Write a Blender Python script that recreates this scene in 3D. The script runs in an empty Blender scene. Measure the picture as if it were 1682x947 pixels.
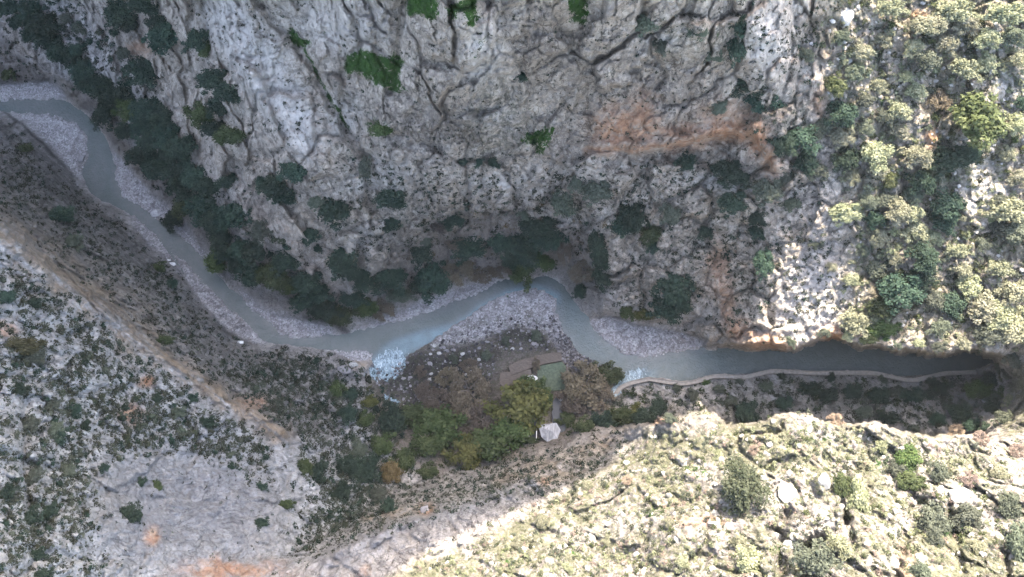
import bpy, math, random
import numpy as np
from mathutils import Vector

random.seed(7)
rng = np.random.default_rng(7)
SC = bpy.context.scene
COL = SC.collection
R = math.radians

# ------------------------------------------------------------------ camera
W, HH = 1682.0, 947.0
CAM_Z = 200.0
HAZE = 0.00003
TILT = R(20)
K = 2 * 0.75 / W
ct, st = math.cos(TILT), math.sin(TILT)
cam_d = bpy.data.cameras.new("camera")
cam = bpy.data.objects.new("camera", cam_d)
COL.objects.link(cam)
cam.location = (0, 0, CAM_Z)
cam.rotation_euler = (TILT, 0, 0)
cam_d.sensor_width = 36
cam_d.lens = 24
cam_d.clip_start = 0.5
cam_d.clip_end = 6000
SC.camera = cam


def ray(u, v):
    a = (np.asarray(u, float) - W / 2) * K
    b = (HH / 2 - np.asarray(v, float)) * K
    return a, b * ct + st, b * st - ct          # direction with unit forward depth


def to_px(p):
    x, y, z = p[0], p[1], p[2] - CAM_Z
    f = y * st - z * ct
    r = x / f
    up = (y * ct + z * st) / f
    return W / 2 + r / K, HH / 2 - up / K


# ------------------------------------------------------------------ noise
_perm = np.random.default_rng(3).permutation(4096).astype(np.int64)
_g = np.random.default_rng(4).normal(size=(4096, 3))
_g = (_g / np.linalg.norm(_g, axis=1, keepdims=True)).astype(np.float32)


def perlin(p):
    p = np.asarray(p, np.float32)
    i = np.floor(p).astype(np.int64)
    f = p - i
    w = f * f * f * (f * (f * 6 - 15) + 10)
    out = np.zeros(p.shape[:-1], np.float32)
    for dx in (0, 1):
        hx = _perm[(i[..., 0] + dx) & 4095]
        wx = w[..., 0] if dx else 1 - w[..., 0]
        for dy in (0, 1):
            hy = _perm[(hx + i[..., 1] + dy) & 4095]
            wy = w[..., 1] if dy else 1 - w[..., 1]
            for dz in (0, 1):
                h = _perm[(hy + i[..., 2] + dz) & 4095]
                wz = w[..., 2] if dz else 1 - w[..., 2]
                g = _g[h]
                d = g[..., 0] * (f[..., 0] - dx) + g[..., 1] * (f[..., 1] - dy) + g[..., 2] * (f[..., 2] - dz)
                out += wx * wy * wz * d
    return out * 1.5


def fbm(p, octv=3, ridged=False, gain=0.5):
    s, a, t = 0, 1.0, 0
    q = np.array(p, np.float32)
    for o in range(octv):
        n = perlin(q + o * 17.3)
        if ridged:
            n = 1 - 2 * np.abs(n)
        s = s + a * n
        t += a
        a *= gain
        q = q * 2.03
    return s / t


def facets(p, size, tilt=.35, groove=.25, seed=0):
    """broken rock: every cell of the ground has its own offset and tilt, with a groove where two cells meet"""
    size = np.asarray(size, np.float32)
    q = np.asarray(p, np.float32) / size + seed * 5.37
    i0 = np.floor(q).astype(np.int64)
    f1 = np.full(q.shape[:-1], 9., np.float32)
    f2 = f1.copy()
    val = np.zeros_like(f1)
    for dx in (-1, 0, 1):
        for dy in (-1, 0, 1):
            for dz in (-1, 0, 1):
                c = i0 + np.array([dx, dy, dz])
                h = _perm[(_perm[(_perm[c[..., 0] & 4095] + c[..., 1]) & 4095] + c[..., 2]) & 4095]
                d = q - (c + .5 + .45 * _g[h])
                r = (d * d).sum(-1)
                g = _g[(h * 7 + 13) & 4095]
                v = _g[(h * 3 + 5) & 4095, 0] * .55 + (g * d).sum(-1) * tilt * 2
                near = r < f1
                f2 = np.where(near, f1, np.minimum(f2, r))
                val = np.where(near, v, val)
                f1 = np.where(near, r, f1)
    e = np.sqrt(f2) - np.sqrt(f1)
    return val * np.clip(e / .12, .25, 1) - groove * np.clip(1 - e / .09, 0, 1), e


# ------------------------------------------------------------------ image-shaped grids
U0, U1, V0, V1, ST = -160, 1842, -100, 1048, 2
us = np.arange(U0, U1 + 1, ST)
vs = np.arange(V0, V1 + 1, ST)
NX, NY = len(us), len(vs)
UU, VV = np.meshgrid(us, vs)


def in_poly(pts, X, Y):
    m = np.zeros(X.shape, bool)
    n = len(pts)
    for i in range(n):
        x0, y0 = pts[i]
        x1, y1 = pts[(i + 1) % n]
        if y0 == y1:
            continue
        c = (Y >= min(y0, y1)) & (Y < max(y0, y1))
        if not c.any():
            continue
        m[c] ^= X[c] < (x0 + (Y[c] - y0) * (x1 - x0) / (y1 - y0))
    return m


def blur(a, r):
    r = max(1, int(round(r)))
    for _ in range(2):
        for ax in (0, 1):
            pad = [(0, 0), (0, 0)]
            pad[ax] = (r + 1, r)
            c = np.cumsum(np.pad(a, pad, mode='edge'), axis=ax, dtype=np.float64)
            n = a.shape[ax]
            hi = np.take(c, np.arange(2 * r + 1, 2 * r + 1 + n), axis=ax)
            lo = np.take(c, np.arange(0, n), axis=ax)
            a = (hi - lo) / (2 * r + 1)
    return a.astype(np.float32)


WARPX = fbm(np.dstack([UU / 26.0, VV / 26.0, np.zeros_like(UU)]), 3)
WARPY = fbm(np.dstack([UU / 26.0, VV / 26.0, np.full_like(UU, 9)]), 3)


def pmask(pts, soft=4, warp=6):
    m = in_poly(pts, UU + WARPX * warp, VV + WARPY * warp).astype(np.float32)
    return blur(m, soft / ST) if soft else m


def lmask(pts, width, warp=5, val=None):
    """gaussian falloff around a line drawn over the ground"""
    X = UU + WARPX * warp
    Y = VV + WARPY * warp
    best = np.full(X.shape, 1e9, np.float32)
    for (x0, y0), (x1, y1) in zip(pts[:-1], pts[1:]):
        dx, dy = x1 - x0, y1 - y0
        t = np.clip(((X - x0) * dx + (Y - y0) * dy) / (dx * dx + dy * dy + 1e-9), 0, 1)
        best = np.minimum(best, (X - x0 - t * dx) ** 2 + (Y - y0 - t * dy) ** 2)
    return np.exp(-best / (width * width)).astype(np.float32)


def emask(x, y, rx, ry, warp=8):
    return np.exp(-(((UU + WARPX * warp - x) / rx) ** 2 + ((VV + WARPY * warp - y) / ry) ** 2) ** 1.5).astype(np.float32)


RIVER = [(-200, 158), (0, 165), (60, 162), (120, 166), (160, 200), (182, 232), (190, 285), (200, 322), (235, 342), (258, 362),
         (278, 368), (300, 392), (340, 430), (370, 460), (395, 490), (430, 520), (460, 550), (500, 556), (545, 550), (600, 541),
         (660, 526), (720, 506), (770, 487), (820, 463), (840, 455), (870, 462), (882, 452), (898, 449), (926, 463), (945, 495),
         (965, 520), (976, 542), (1000, 566), (1030, 581), (1060, 587), (1100, 580), (1150, 572), (1200, 571), (1240, 574),
         (1290, 572), (1306, 578), (1320, 568), (1336, 566), (1346, 557), (1375, 555), (1395, 563), (1412, 573), (1436, 570), (1455, 574), (1476, 582), (1500, 578), (1530, 587), (1556, 588), (1570, 579), (1602, 580), (1628, 589),
         (1638, 594), (1618, 602), (1600, 609), (1550, 611), (1495, 620), (1430, 609), (1340, 609), (1270, 606), (1220, 616),
         (1170, 616), (1130, 627), (1075, 621), (1045, 622), (1030, 630), (1014, 618), (1000, 605), (975, 592), (950, 576),
         (935, 555), (921, 528), (913, 508), (915, 492), (895, 478), (870, 474), (840, 480), (810, 492), (790, 505), (755, 528),
         (730, 545), (700, 561), (680, 570), (665, 578), (655, 600), (640, 608), (615, 600), (612, 588), (605, 576), (570, 578),
         (540, 574), (500, 570), (470, 566), (440, 564), (420, 545), (400, 525), (370, 500), (340, 470), (320, 445), (300, 428),
         (275, 405), (260, 385), (240, 370), (215, 352), (190, 340), (150, 320), (138, 305), (140, 275), (146, 248), (145, 225),
         (125, 203), (95, 189), (40, 185), (0, 182), (-200, 178)]
GRAVEL = [
    [(790, 505), (815, 488), (845, 478), (880, 473), (912, 486), (915, 515), (925, 545), (940, 575), (925, 580), (900, 545), (850, 530), (780, 560), (700, 570), (735, 542)],
    [(575, 545), (640, 518), (700, 490), (760, 470), (835, 452), (820, 466), (770, 490), (700, 514), (640, 533)],
    [(968, 525), (1000, 520), (1050, 535), (1120, 545), (1158, 560), (1158, 572), (1110, 580), (1060, 588), (1030, 582), (995, 562)],
    [(225, 350), (262, 388), (300, 425), (340, 468), (400, 525), (440, 564), (420, 566), (370, 540), (330, 495), (290, 440), (240, 398), (210, 360)],
    [(20, 183), (70, 180), (112, 190), (138, 212), (144, 245), (136, 280), (132, 300), (118, 280), (70, 225)],
    [(185, 250), (215, 280), (250, 320), (280, 345), (350, 430), (340, 440), (300, 395), (270, 368), (230, 345), (192, 318)],
    [(385, 465), (430, 505), (470, 520), (545, 535), (550, 552), (500, 558), (455, 552), (410, 510)],
    [(545, 574), (610, 574), (612, 590), (580, 592)],
    [(0, 140), (80, 135), (110, 160), (60, 163), (0, 166)],
]
riv_hard = in_poly(RIVER, UU + WARPX * 3, VV + WARPY * 3).astype(np.float32)
riv = blur(riv_hard, 2)
grav = np.zeros_like(riv)
for g in GRAVEL:
    grav = np.maximum(grav, pmask(g, 4, 5))

# ------------------------------------------------------------------ height of the land: known heights, relaxed in between
LINES = [
    [(0, 155, 1), (-160, 150, 1)], [(60, 155, 1), (120, 160, 1.5)],
    [(200, 260, 1.2), (260, 330, 1.5), (300, 385, 1.5), (350, 435, 1.5), (400, 480, 2), (440, 508, 2.5), (540, 538, 2.5), (600, 532, 2.2)],
    [(-160, -60, 20), (0, 50, 16), (90, 110, 16), (160, 170, 13), (200, 230, 11), (260, 270, 14), (320, 330, 15), (380, 400, 15), (450, 460, 13), (520, 490, 10), (580, 515, 6)],
    [(100, 0, 34), (200, 110, 30), (280, 200, 28), (340, 290, 28), (400, 370, 26), (480, 420, 24), (540, 450, 19), (620, 480, 9), (680, 490, 4)],
    [(320, -100, 90), (330, 0, 72), (400, 100, 67), (450, 200, 60), (500, 280, 52), (530, 330, 44), (560, 390, 33), (600, 440, 19)],
    [(400, -100, 100), (420, 0, 80), (490, 80, 71), (540, 180, 63), (580, 250, 54), (610, 330, 41)],
    [(620, -100, 118), (620, 0, 99), (640, 100, 84), (640, 200, 69), (650, 300, 50), (650, 380, 31), (650, 440, 15)],
    [(760, -100, 122), (760, 0, 110), (765, 100, 93), (745, 180, 78), (740, 260, 60), (740, 340, 42), (740, 400, 22), (740, 450, 6)],
    [(880, -100, 122), (880, 0, 107), (880, 100, 87), (880, 200, 68), (880, 300, 48), (880, 380, 24), (880, 432, 4)],
    [(1000, -100, 119), (1000, 0, 105), (1000, 100, 86), (1000, 200, 67), (1000, 240, 60), (1000, 300, 46), (1000, 400, 27), (1000, 480, 10), (985, 515, 3)],
    [(1150, -100, 114), (1150, 0, 99), (1150, 120, 80), (1150, 220, 64), (1150, 250, 54), (1150, 350, 40), (1150, 450, 25), (1150, 530, 11), (1150, 552, 4)],
    [(1280, -100, 104), (1280, 0, 90), (1280, 150, 72), (1280, 300, 52), (1280, 400, 41), (1280, 500, 33), (1280, 555, 28)],
    [(1400, -100, 88), (1400, 0, 79), (1400, 150, 66), (1400, 300, 53), (1400, 450, 41), (1400, 550, 33)],
    [(1550, -100, 82), (1550, 0, 75), (1550, 150, 64), (1550, 300, 53), (1550, 450, 42), (1550, 560, 35)],
    [(1700, -100, 80), (1700, 0, 73), (1700, 300, 52), (1700, 500, 38), (1700, 580, 34)],
    [(1842, -100, 80), (1842, 300, 52), (1842, 580, 38), (1842, 700, 48), (1842, 1048, 86)],
    [(1150, 562, 6), (1200, 564, 17), (1240, 566, 27), (1290, 565, 32), (1306, 571, 32), (1322, 561, 33), (1338, 557, 34), (1348, 549, 35), (1375, 548, 35), (1397, 556, 36), (1414, 566, 36), (1436, 563, 37), (1457, 567, 37), (1478, 575, 37), (1500, 571, 37), (1530, 579, 38), (1555, 581, 38), (1570, 572, 38), (1620, 574, 36), (1645, 580, 30), (1668, 590, 24)],
    [(985, 660, 2.2), (1018, 640, 2.2), (1045, 630, 1.8), (1075, 628, 1.6), (1130, 634, 1.6), (1170, 624, 1.6), (1220, 624, 1.6), (1270, 614, 1.6), (1340, 617, 1.6), (1430, 617, 1.6), (1495, 629, 1.6), (1550, 619, 1.6), (1612, 612, 2)],
    [(1040, 670, 3), (1100, 660, 3), (1200, 660, 3.5), (1300, 655, 3.5), (1400, 660, 4), (1500, 665, 4), (1600, 660, 5)],
    [(1010, 700, 4), (1030, 696, 4), (1060, 695, 4), (1087, 684, 4), (1130, 678, 5), (1164, 677, 5), (1201, 699, 6), (1231, 694, 6), (1282, 678, 5), (1329, 677, 5), (1356, 691, 6), (1400, 697, 6), (1438, 690, 6), (1488, 708, 7), (1519, 715, 7), (1590, 711, 8), (1618, 720, 8)],
    [(990, 722, 15), (1030, 704, 25), (1060, 701, 37), (1087, 689, 45), (1130, 684, 48), (1164, 683, 49), (1201, 705, 51), (1231, 700, 52), (1282, 684, 53), (1329, 683, 53), (1356, 697, 54), (1400, 703, 55), (1438, 696, 55), (1488, 714, 55), (1519, 721, 54), (1590, 717, 52), (1620, 728, 49), (1655, 726, 42)],
    [(1640, 640, 8), (1640, 680, 11)], [(1660, 620, 14), (1664, 660, 18)], [(1690, 600, 30), (1695, 640, 32), (1705, 690, 40)],
    [(1060, 760, 46), (1000, 850, 52), (950, 947, 60)],
    [(1200, 800, 61), (1300, 947, 76), (1480, 850, 66), (1500, 947, 75), (1682, 947, 75), (1690, 800, 60)],
    [(480, 947, 55), (560, 905, 54), (650, 862, 51), (720, 846, 47), (800, 822, 41), (860, 792, 36), (930, 766, 31), (985, 735, 24)],
    [(700, 945, 60), (860, 868, 50), (960, 825, 46)],
    [(850, 735, 4), (800, 760, 6), (740, 775, 8), (690, 790, 11), (640, 815, 17), (590, 845, 24), (540, 875, 32), (490, 905, 40)],
    [(-160, 290, 80), (0, 370, 68), (100, 460, 60), (200, 545, 50), (280, 600, 42), (380, 665, 32), (470, 720, 22), (520, 740, 16)],
    [(-160, 195, 3), (0, 196, 3), (60, 222, 3), (115, 290, 4), (135, 318, 2), (190, 352, 2), (240, 400, 2), (300, 455, 2), (330, 500, 3), (380, 552, 3), (420, 572, 3), (500, 588, 3), (560, 600, 3), (600, 620, 3)],
    [(0, 290, 34), (150, 400, 31), (300, 520, 22), (400, 600, 14), (500, 650, 9), (560, 680, 6)],
    [(0, 500, 74), (150, 600, 62), (250, 700, 50), (350, 780, 42), (450, 800, 33), (540, 790, 22)],
    [(0, 700, 86), (0, 947, 95), (150, 850, 77), (280, 900, 61), (400, 930, 51)], [(300, 800, 48), (310, 820, 49)],
    [(-160, 600, 92), (-160, 1048, 106), (300, 1048, 68), (480, 1048, 64), (700, 1048, 72), (1000, 1048, 72), (1300, 1048, 87), (1682, 1048, 86)],
    [(600, 640, 3), (700, 620, 2.5), (800, 560, 1.6), (900, 560, 1.6)], [(690, 600, 1.6), (660, 625, 2.5)],
    [(700, 700, 4.5), (800, 650, 3.6), (830, 600, 3.2), (925, 580, 3.0), (935, 640, 3.2), (880, 640, 3.4), (830, 610, 3.4)],
    [(960, 640, 3.4), (950, 690, 3.8), (900, 720, 4), (840, 720, 4)], [(600, 700, 7), (560, 740, 11), (600, 780, 14)],
    [(0, 100, 11), (0, 60, 16)], [(60, 130, 5), (110, 155, 2)], [(-160, 60, 22), (-160, 110, 10)],
    [(-160, -100, 44), (0, -100, 50), (60, -100, 58), (200, -100, 75), (200, 0, 52), (250, 60, 48)],
]
CS = 4
cu = np.arange(U0, U1 + 1, CS)
cv = np.arange(V0, V1 + 1, CS)
CU, CV = np.meshgrid(cu, cv)


def solve():
    fixed = np.zeros(CU.shape, bool)
    val = np.zeros(CU.shape, np.float64)
    cnt = np.zeros(CU.shape)
    for ln in LINES:
        for (x0, y0, z0), (x1, y1, z1) in zip(ln[:-1], ln[1:]):
            n = int(max(abs(x1 - x0), abs(y1 - y0)) / 2) + 2
            t = np.linspace(0, 1, n)
            ix = np.round((x0 + (x1 - x0) * t - U0) / CS).astype(int).clip(0, CU.shape[1] - 1)
            iy = np.round((y0 + (y1 - y0) * t - V0) / CS).astype(int).clip(0, CU.shape[0] - 1)
            np.add.at(val, (iy, ix), z0 + (z1 - z0) * t)
            np.add.at(cnt, (iy, ix), 1)
    fixed = cnt > 0
    val[fixed] /= cnt[fixed]
    r = in_poly(RIVER, CU, CV)
    g = np.zeros_like(r)
    for p in GRAVEL:
        g |= in_poly(p, CU, CV)
    g &= ~r
    fixed |= g
    val[g] = 0.55
    fixed |= r
    val[r] = -0.45
    # multi-level start
    z = np.full(CU.shape, 40.0)
    for lev in (32, 16, 8, 4, 2, 1):
        zs = z[::lev, ::lev].copy()
        ys, xs = np.nonzero(fixed)
        fv = np.zeros(zs.shape)
        fc = np.zeros(zs.shape)
        yy = (ys // lev).clip(0, zs.shape[0] - 1)
        xx = (xs // lev).clip(0, zs.shape[1] - 1)
        np.add.at(fv, (yy, xx), val[ys, xs])
        np.add.at(fc, (yy, xx), 1)
        fm = fc > 0
        fv[fm] /= fc[fm]
        for it in range(260):
            zs[fm] = fv[fm]
            p = np.pad(zs, 1, mode='edge')
            zs = (p[:-2, 1:-1] + p[2:, 1:-1] + p[1:-1, :-2] + p[1:-1, 2:]) / 4
        zs[fm] = fv[fm]
        yi = np.minimum(np.arange(z.shape[0]) / lev, zs.shape[0] - 1)
        xi = np.minimum(np.arange(z.shape[1]) / lev, zs.shape[1] - 1)
        z = bil(zs, yi[:, None], xi[None, :])
    return z


def bil(a, y, x):
    y, x = np.broadcast_arrays(y, x)
    y0 = np.floor(y).astype(int).clip(0, a.shape[0] - 2)
    x0 = np.floor(x).astype(int).clip(0, a.shape[1] - 2)
    fy, fx = y - y0, x - x0
    return (a[y0, x0] * (1 - fx) + a[y0, x0 + 1] * fx) * (1 - fy) + (a[y0 + 1, x0] * (1 - fx) + a[y0 + 1, x0 + 1] * fx) * fy


ZC = solve()
WF = fbm(np.dstack([UU / 9.0, VV / 9.0, np.full_like(UU, 4)]), 2)
WG = fbm(np.dstack([UU / 9.0, VV / 9.0, np.full_like(UU, 14)]), 2)
WX, WY = WARPX * 6 + WF * 3, WARPY * 6 + WG * 3
riv_hard = in_poly(RIVER, UU + WX, VV + WY).astype(np.float32)
riv = blur(riv_hard, 2)
Z = bil(ZC, np.clip((VV + WY - V0) / CS, 0, ZC.shape[0] - 1), np.clip((UU + WX - U0) / CS, 0, ZC.shape[1] - 1))
near_flat = np.clip(blur((np.maximum(riv_hard, grav) > 0.3).astype(np.float32), 3), 0, 1)
# soften the relaxed creases, except at steep steps
Zs = blur(Z, 5)
keep = np.clip(blur(np.clip(np.hypot(*np.gradient(Z)), 0, 6), 11) / 0.8, 0, 1)
keep = np.maximum(keep, near_flat)
Z = Z * keep + Zs * (1 - keep)
DX, DY, DZ = ray(UU, VV)
T = (CAM_Z - Z) / -DZ
P = np.dstack([DX * T, DY * T, CAM_Z + DZ * T])

# ------------------------------------------------------------------ regions
CLIFF = [(60, -120), (200, 110), (330, 300), (430, 420), (560, 500), (640, 470), (720, 400), (860, 350), (980, 400), (1000, 500), (1150, 555), (1300, 560), (1345, 300), (1330, 100), (1330, -120)]
cliff = pmask(CLIFF, 40, 20)
LIT = [(400, 1060), (640, 947), (860, 850), (1000, 760), (1060, 705), (1130, 690), (1300, 685), (1640, 725), (1660, 600), (1860, 560), (1860, 1060)]
lit = pmask(LIT, 6, 6)
RIGHTS = [(1340, -120), (1350, 150), (1390, 330), (1380, 560), (1640, 585), (1860, 580), (1860, -120)]
rights = pmask(RIGHTS, 30, 20)
VALLEY = [(600, 620), (660, 575), (790, 515), (880, 500), (940, 580), (1040, 640), (1000, 700), (900, 735), (800, 765), (700, 775), (620, 720)]
valley = pmask(VALLEY, 10, 8)
STRIP = [(985, 665), (1050, 632), (1270, 612), (1620, 612), (1640, 690), (1600, 712), (1400, 695), (1180, 690), (1000, 715)]
strip = pmask(STRIP, 8, 6)
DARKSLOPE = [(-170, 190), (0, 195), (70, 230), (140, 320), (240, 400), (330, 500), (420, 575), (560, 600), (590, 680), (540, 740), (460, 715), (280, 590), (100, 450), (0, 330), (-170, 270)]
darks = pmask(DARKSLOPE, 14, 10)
WEST = [(-170, 300), (0, 370), (280, 600), (480, 720), (600, 640), (640, 760), (560, 870), (470, 940), (400, 1060), (-170, 1060)]
west = pmask(WEST, 20, 15)
SLAB = [(150, 750), (230, 742), (330, 740), (420, 745), (455, 800), (470, 860), (420, 915), (330, 930), (180, 935), (145, 880), (190, 830)]
slab = pmask(SLAB, 34, 46)

# ------------------------------------------------------------------ relief
amp = np.clip((Z - 0.8) / 3.0, 0, 1) * (1 - 0.85 * valley)
amp = np.clip(blur(amp, 2), 0, 1)
n1 = fbm(P / np.array([12, 18, 34.]), 3)
n2 = fbm(P / np.array([7, 7, 13.]) + 5, 3, True)
n3 = fbm(P / np.array([2.6, 2.6, 4.2]) + 11, 2)
n4 = fbm(P / np.array([0.95, 0.95, 1.3]) + 23, 2)
n5 = fbm(P / np.array([4.5, 4.5, 5.0]) + 31, 2, True)
# terraces along tilted beds
bed = P[..., 2] * 0.5 + P[..., 0] * 0.22 + n1 * 3
bed = np.abs((bed / 3.2) % 1 - 0.5) * 2
a_big = 2.2 * cliff + 0.8 * (1 - cliff)
a_rid = 1.4 * cliff + 0.6 * (1 - cliff) + 0.6 * lit
a_mid = 0.8 * cliff + 0.6 * (1 - cliff) + 0.45 * lit
a_fin = 0.36 + 0.20 * lit + 0.10 * rights
smooth_slab = 1 - 0.45 * slab
PW = P + np.dstack([fbm(P / 6.0 + 3, 3), fbm(P / 6.0 + 13, 3), fbm(P / 6.0 + 33, 3)]) * 2.6
fa, ea = facets(PW, (11, 11, 19), .45, .5, 1)
fb, eb = facets(PW, (4.2, 4.2, 6.5), .5, .45, 2)
PV = P + np.dstack([fbm(P / 2.2 + 3, 2), fbm(P / 2.2 + 13, 2), fbm(P / 2.2 + 33, 2)]) * .8
ca_, sa_ = math.cos(R(37)), math.sin(R(37))
PR = np.dstack([(P[..., 0] * ca_ - P[..., 1] * sa_) / 16, (P[..., 0] * sa_ + P[..., 1] * ca_) / 3.2, P[..., 2] / 6])
rib = fbm(PR + 2, 4, True) - .2
rib2 = fbm(PR * 2.7 + 9, 3, True) - .2
cb_, sb_ = math.cos(R(-17)), math.sin(R(-17))
rib3 = fbm(np.dstack([(P[..., 0] * cb_ - P[..., 1] * sb_) / 9, (P[..., 0] * sb_ + P[..., 1] * cb_) / 1.3, P[..., 2] / 4]), 3, True) - .2
fc_, ec = facets(PV, (1.6, 1.6, 2.2), .5, .5, 3)
disp = amp * (a_big * n1 + (a_rid * (n2 - 0.2) + a_mid * n3 + a_fin * n4 + (0.25 + 0.5 * lit) * (n5 - .3) + 0.35 * bed * cliff + (4.6 * cliff + 1.7 * (1 - cliff) + .9 * lit) * (1 - .5 * emask(1320, 480, 75, 120)) * fa + (1 - .5 * emask(1320, 480, 75, 120)) * (1.5 * cliff + 1.05 * (1 - cliff) + .7 * darks - .45 * lit) * fb + (.55 - .28 * lit) * fc_ + darks * (1.5 * rib + .5 * rib2) + west * .5 * rib2 + slab * 1.1 * rib3) * smooth_slab)
disp += (1 - amp) * (0.10 * n3 + 0.05 * n4) * (1 - riv)
disp += valley * (0.25 * n3 + 0.2 * n4) * (1 - riv)

CRACKS = [([(405, -20), (445, 30), (490, 75), (520, 120), (545, 175), (570, 215), (605, 260)], 7, 3.2),
          ([(668, -20), (658, 55), (650, 110), (640, 150)], 6, 3.0),
          ([(640, 150), (700, 172), (760, 192), (800, 185), (835, 155)], 6, 1.6),
          ([(802, -20), (800, 60), (812, 110), (832, 160)], 4, 1.7),
          ([(855, 120), (838, 190), (800, 260)], 12, 1.6),
          ([(330, -20), (343, 80), (400, 150), (440, 200)], 6, 2.4),
          ([(262, 60), (275, 130), (300, 200), (340, 260), (375, 330), (410, 390)], 8, 2.0),
          ([(1010, 265), (1060, 285), (1090, 320), (1130, 370)], 6, 1.3),
          ([(1305, -20), (1303, 60), (1295, 130)], 6, 1.8),
          ([(1200, 40), (1210, 120), (1240, 170)], 12, 1.8),
          ([(870, 0), (868, 60), (860, 110)], 4, 1.0), ([(960, 0), (955, 70), (930, 110)], 6, 1.2),
          ([(1450, 0), (1440, 120), (1460, 260), (1440, 420), (1450, 540)], 14, 1.6),
          ([(1555, 60), (1540, 180), (1560, 300), (1530, 420)], 12, 1.6),
          ([(1270, 870), (1310, 905), (1360, 880), (1395, 850)], 8, 4.2), ([(1290, 840), (1275, 880), (1285, 940)], 9, 4.0), ([(1395, 800), (1390, 850), (1400, 900)], 7, 3.0), ([(1500, 830), (1530, 820), (1545, 850)], 6, 2.6), ([(1285, 935), (1300, 915), (1320, 940)], 10, 3.5),
          ([(1560, 830), (1570, 890), (1580, 940)], 7, 2.2), ([(1650, 880), (1655, 950)], 6, 2.2),
          ([(1500, 815), (1540, 840)], 5, 1.6), ([(1265, 800), (1300, 790), (1320, 830)], 4, 1.4), ([(1385, 790), (1390, 850)], 6, 1.8),
          ([(42, 640), (40, 760), (50, 860)], 6, 1.4), ([(0, 175), (60, 222), (110, 280), (140, 320)], 5, .8),
          ([(210, 390), (260, 460), (310, 520), (345, 560)], 7, 1.4), ([(250, 370), (300, 450)], 4, 0.8),
          ([(990, 521), (1020, 523), (1040, 536), (1080, 540), (1140, 552), (1158, 570)], 3, 0.5)]
disp += 1.7 * lmask([(-20, 372), (60, 428), (150, 492), (240, 565), (300, 608), (390, 668), (468, 716)], 12, 12)
for pts, w, d in CRACKS:
    disp -= d * lmask(pts, w, 7)
ARCH = [(965, 255), (1040, 252), (1090, 246), (1140, 230), (1185, 222), (1235, 222), (1258, 250), (1272, 285), (1262, 330), (1180, 315), (1090, 300), (1010, 278)]
arch = pmask(ARCH, 4, 5)
fade = np.clip(1 - (VV - 225) / 95.0, 0, 1)
disp -= 5.0 * arch * fade
disp += 2.8 * lmask([(970, 240), (1090, 236), (1180, 214), (1235, 210), (1268, 262)], 9, 5)
for (x, y, rx, ry, h) in [(765, 95, 105, 85, 3.5), (440, 120, 40, 60, 2.5), (390, 60, 40, 50, 2), (500, 220, 40, 60, 2), (930, 70, 60, 70, 2), (1255, 70, 45, 70, 3), (1340, 860, 40, 30, 2.5), (1560, 815, 45, 22, 3), (1348, 795, 10, 18, 2)]:
    disp += h * emask(x, y, rx, ry)
T2 = T - disp
P = np.dstack([DX * T2, DY * T2, CAM_Z + DZ * T2])

# ------------------------------------------------------------------ skirts beyond the frame, up to an unseen gorge rim shaped for its shadow
SUN_EL, SUN_AZ = R(51), R(13)
SHADE_RIM_Y = 165.0


def at(u, v):
    y = np.clip((np.asarray(v, float) - V0) / ST, 0, NY - 1)
    x = np.clip((np.asarray(u, float) - U0) / ST, 0, NX - 1)
    return np.stack([bil(P[..., k], y, x) for k in range(3)], -1)


edge = [(600, 975), (640, 947), (700, 905), (790, 862), (860, 832), (930, 802), (990, 772), (1030, 728), (1062, 704)]  # where the unseen rim's shadow should end on the ridge
rx_, rz_ = [], []
for (u, v) in edge:
    p = at(u, v)
    d = (SHADE_RIM_Y - p[1]) / math.cos(SUN_AZ)
    rx_.append(p[0] + (SHADE_RIM_Y - p[1]) * math.tan(SUN_AZ))
    rz_.append(p[2] + d * math.tan(SUN_EL))
o = np.argsort(rx_)
rx_ = list(np.array(rx_)[o])
rz_ = list(np.array(rz_)[o])
print("rim", [(round(a), round(b)) for a, b in zip(rx_, rz_)])
SHADE_RIM_X = [-900, -300, -120, -40] + [rx_[0] - 12] + rx_ + [rx_[-1] + 10, rx_[-1] + 17, rx_[-1] + 24, rx_[-1] + 34, 400, 900]
SHADE_RIM_Z = [300, 370, 370, 340] + [rz_[0] + 4] + rz_ + [rz_[-1] - 16, 165, 120, 92, 95, 100]  # unseen rim heights, fitted to throw that shadow edge


def run_mean(e, r):
    q = np.pad(e, ((r, r), (0, 0)), mode='edge')
    c = np.cumsum(np.concatenate([np.zeros((1, 3)), q]), axis=0)
    return (c[2 * r + 1:] - c[:-2 * r - 1]) / (2 * r + 1)


def rugged(B):
    w = B + np.dstack([fbm(B / 6.0 + 3, 2), fbm(B / 6.0 + 13, 2), fbm(B / 6.0 + 33, 2)]) * 2.6 if B.ndim == 3 else B
    return 9 * fbm(B / 30.0, 3) + 1.6 * facets(w, (11, 11, 19), .45, .5, 1)[0] + 1.0 * facets(w, (4.2, 4.2, 6.5), .5, .45, 2)[0] + .8 * fbm(B / 2.2, 3, True)


def pad_side(P, side, n, step, rise):
    e = P[:, :1] if side < 0 else P[:, -1:]
    k = np.arange(1, n + 1, dtype=float)
    if side < 0:
        k = k[::-1]
    dist = step * k * (1 + 0.06 * k)
    sm = run_mean(run_mean(e[:, 0], 34), 34)[:, None]
    w_ = np.clip(dist / 14, 0, 1)[None, :, None]
    B = np.repeat(e, n, axis=1) * (1 - w_) + np.repeat(sm, n, axis=1) * w_
    B[..., 0] += side * dist[None, :]
    B[..., 2] += rise * dist[None, :]
    B[..., 2] += rugged(B) * np.clip(dist / 14, 0, 1)[None, :]
    return np.concatenate([B, P], 1) if side < 0 else np.concatenate([P, B], 1)


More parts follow.
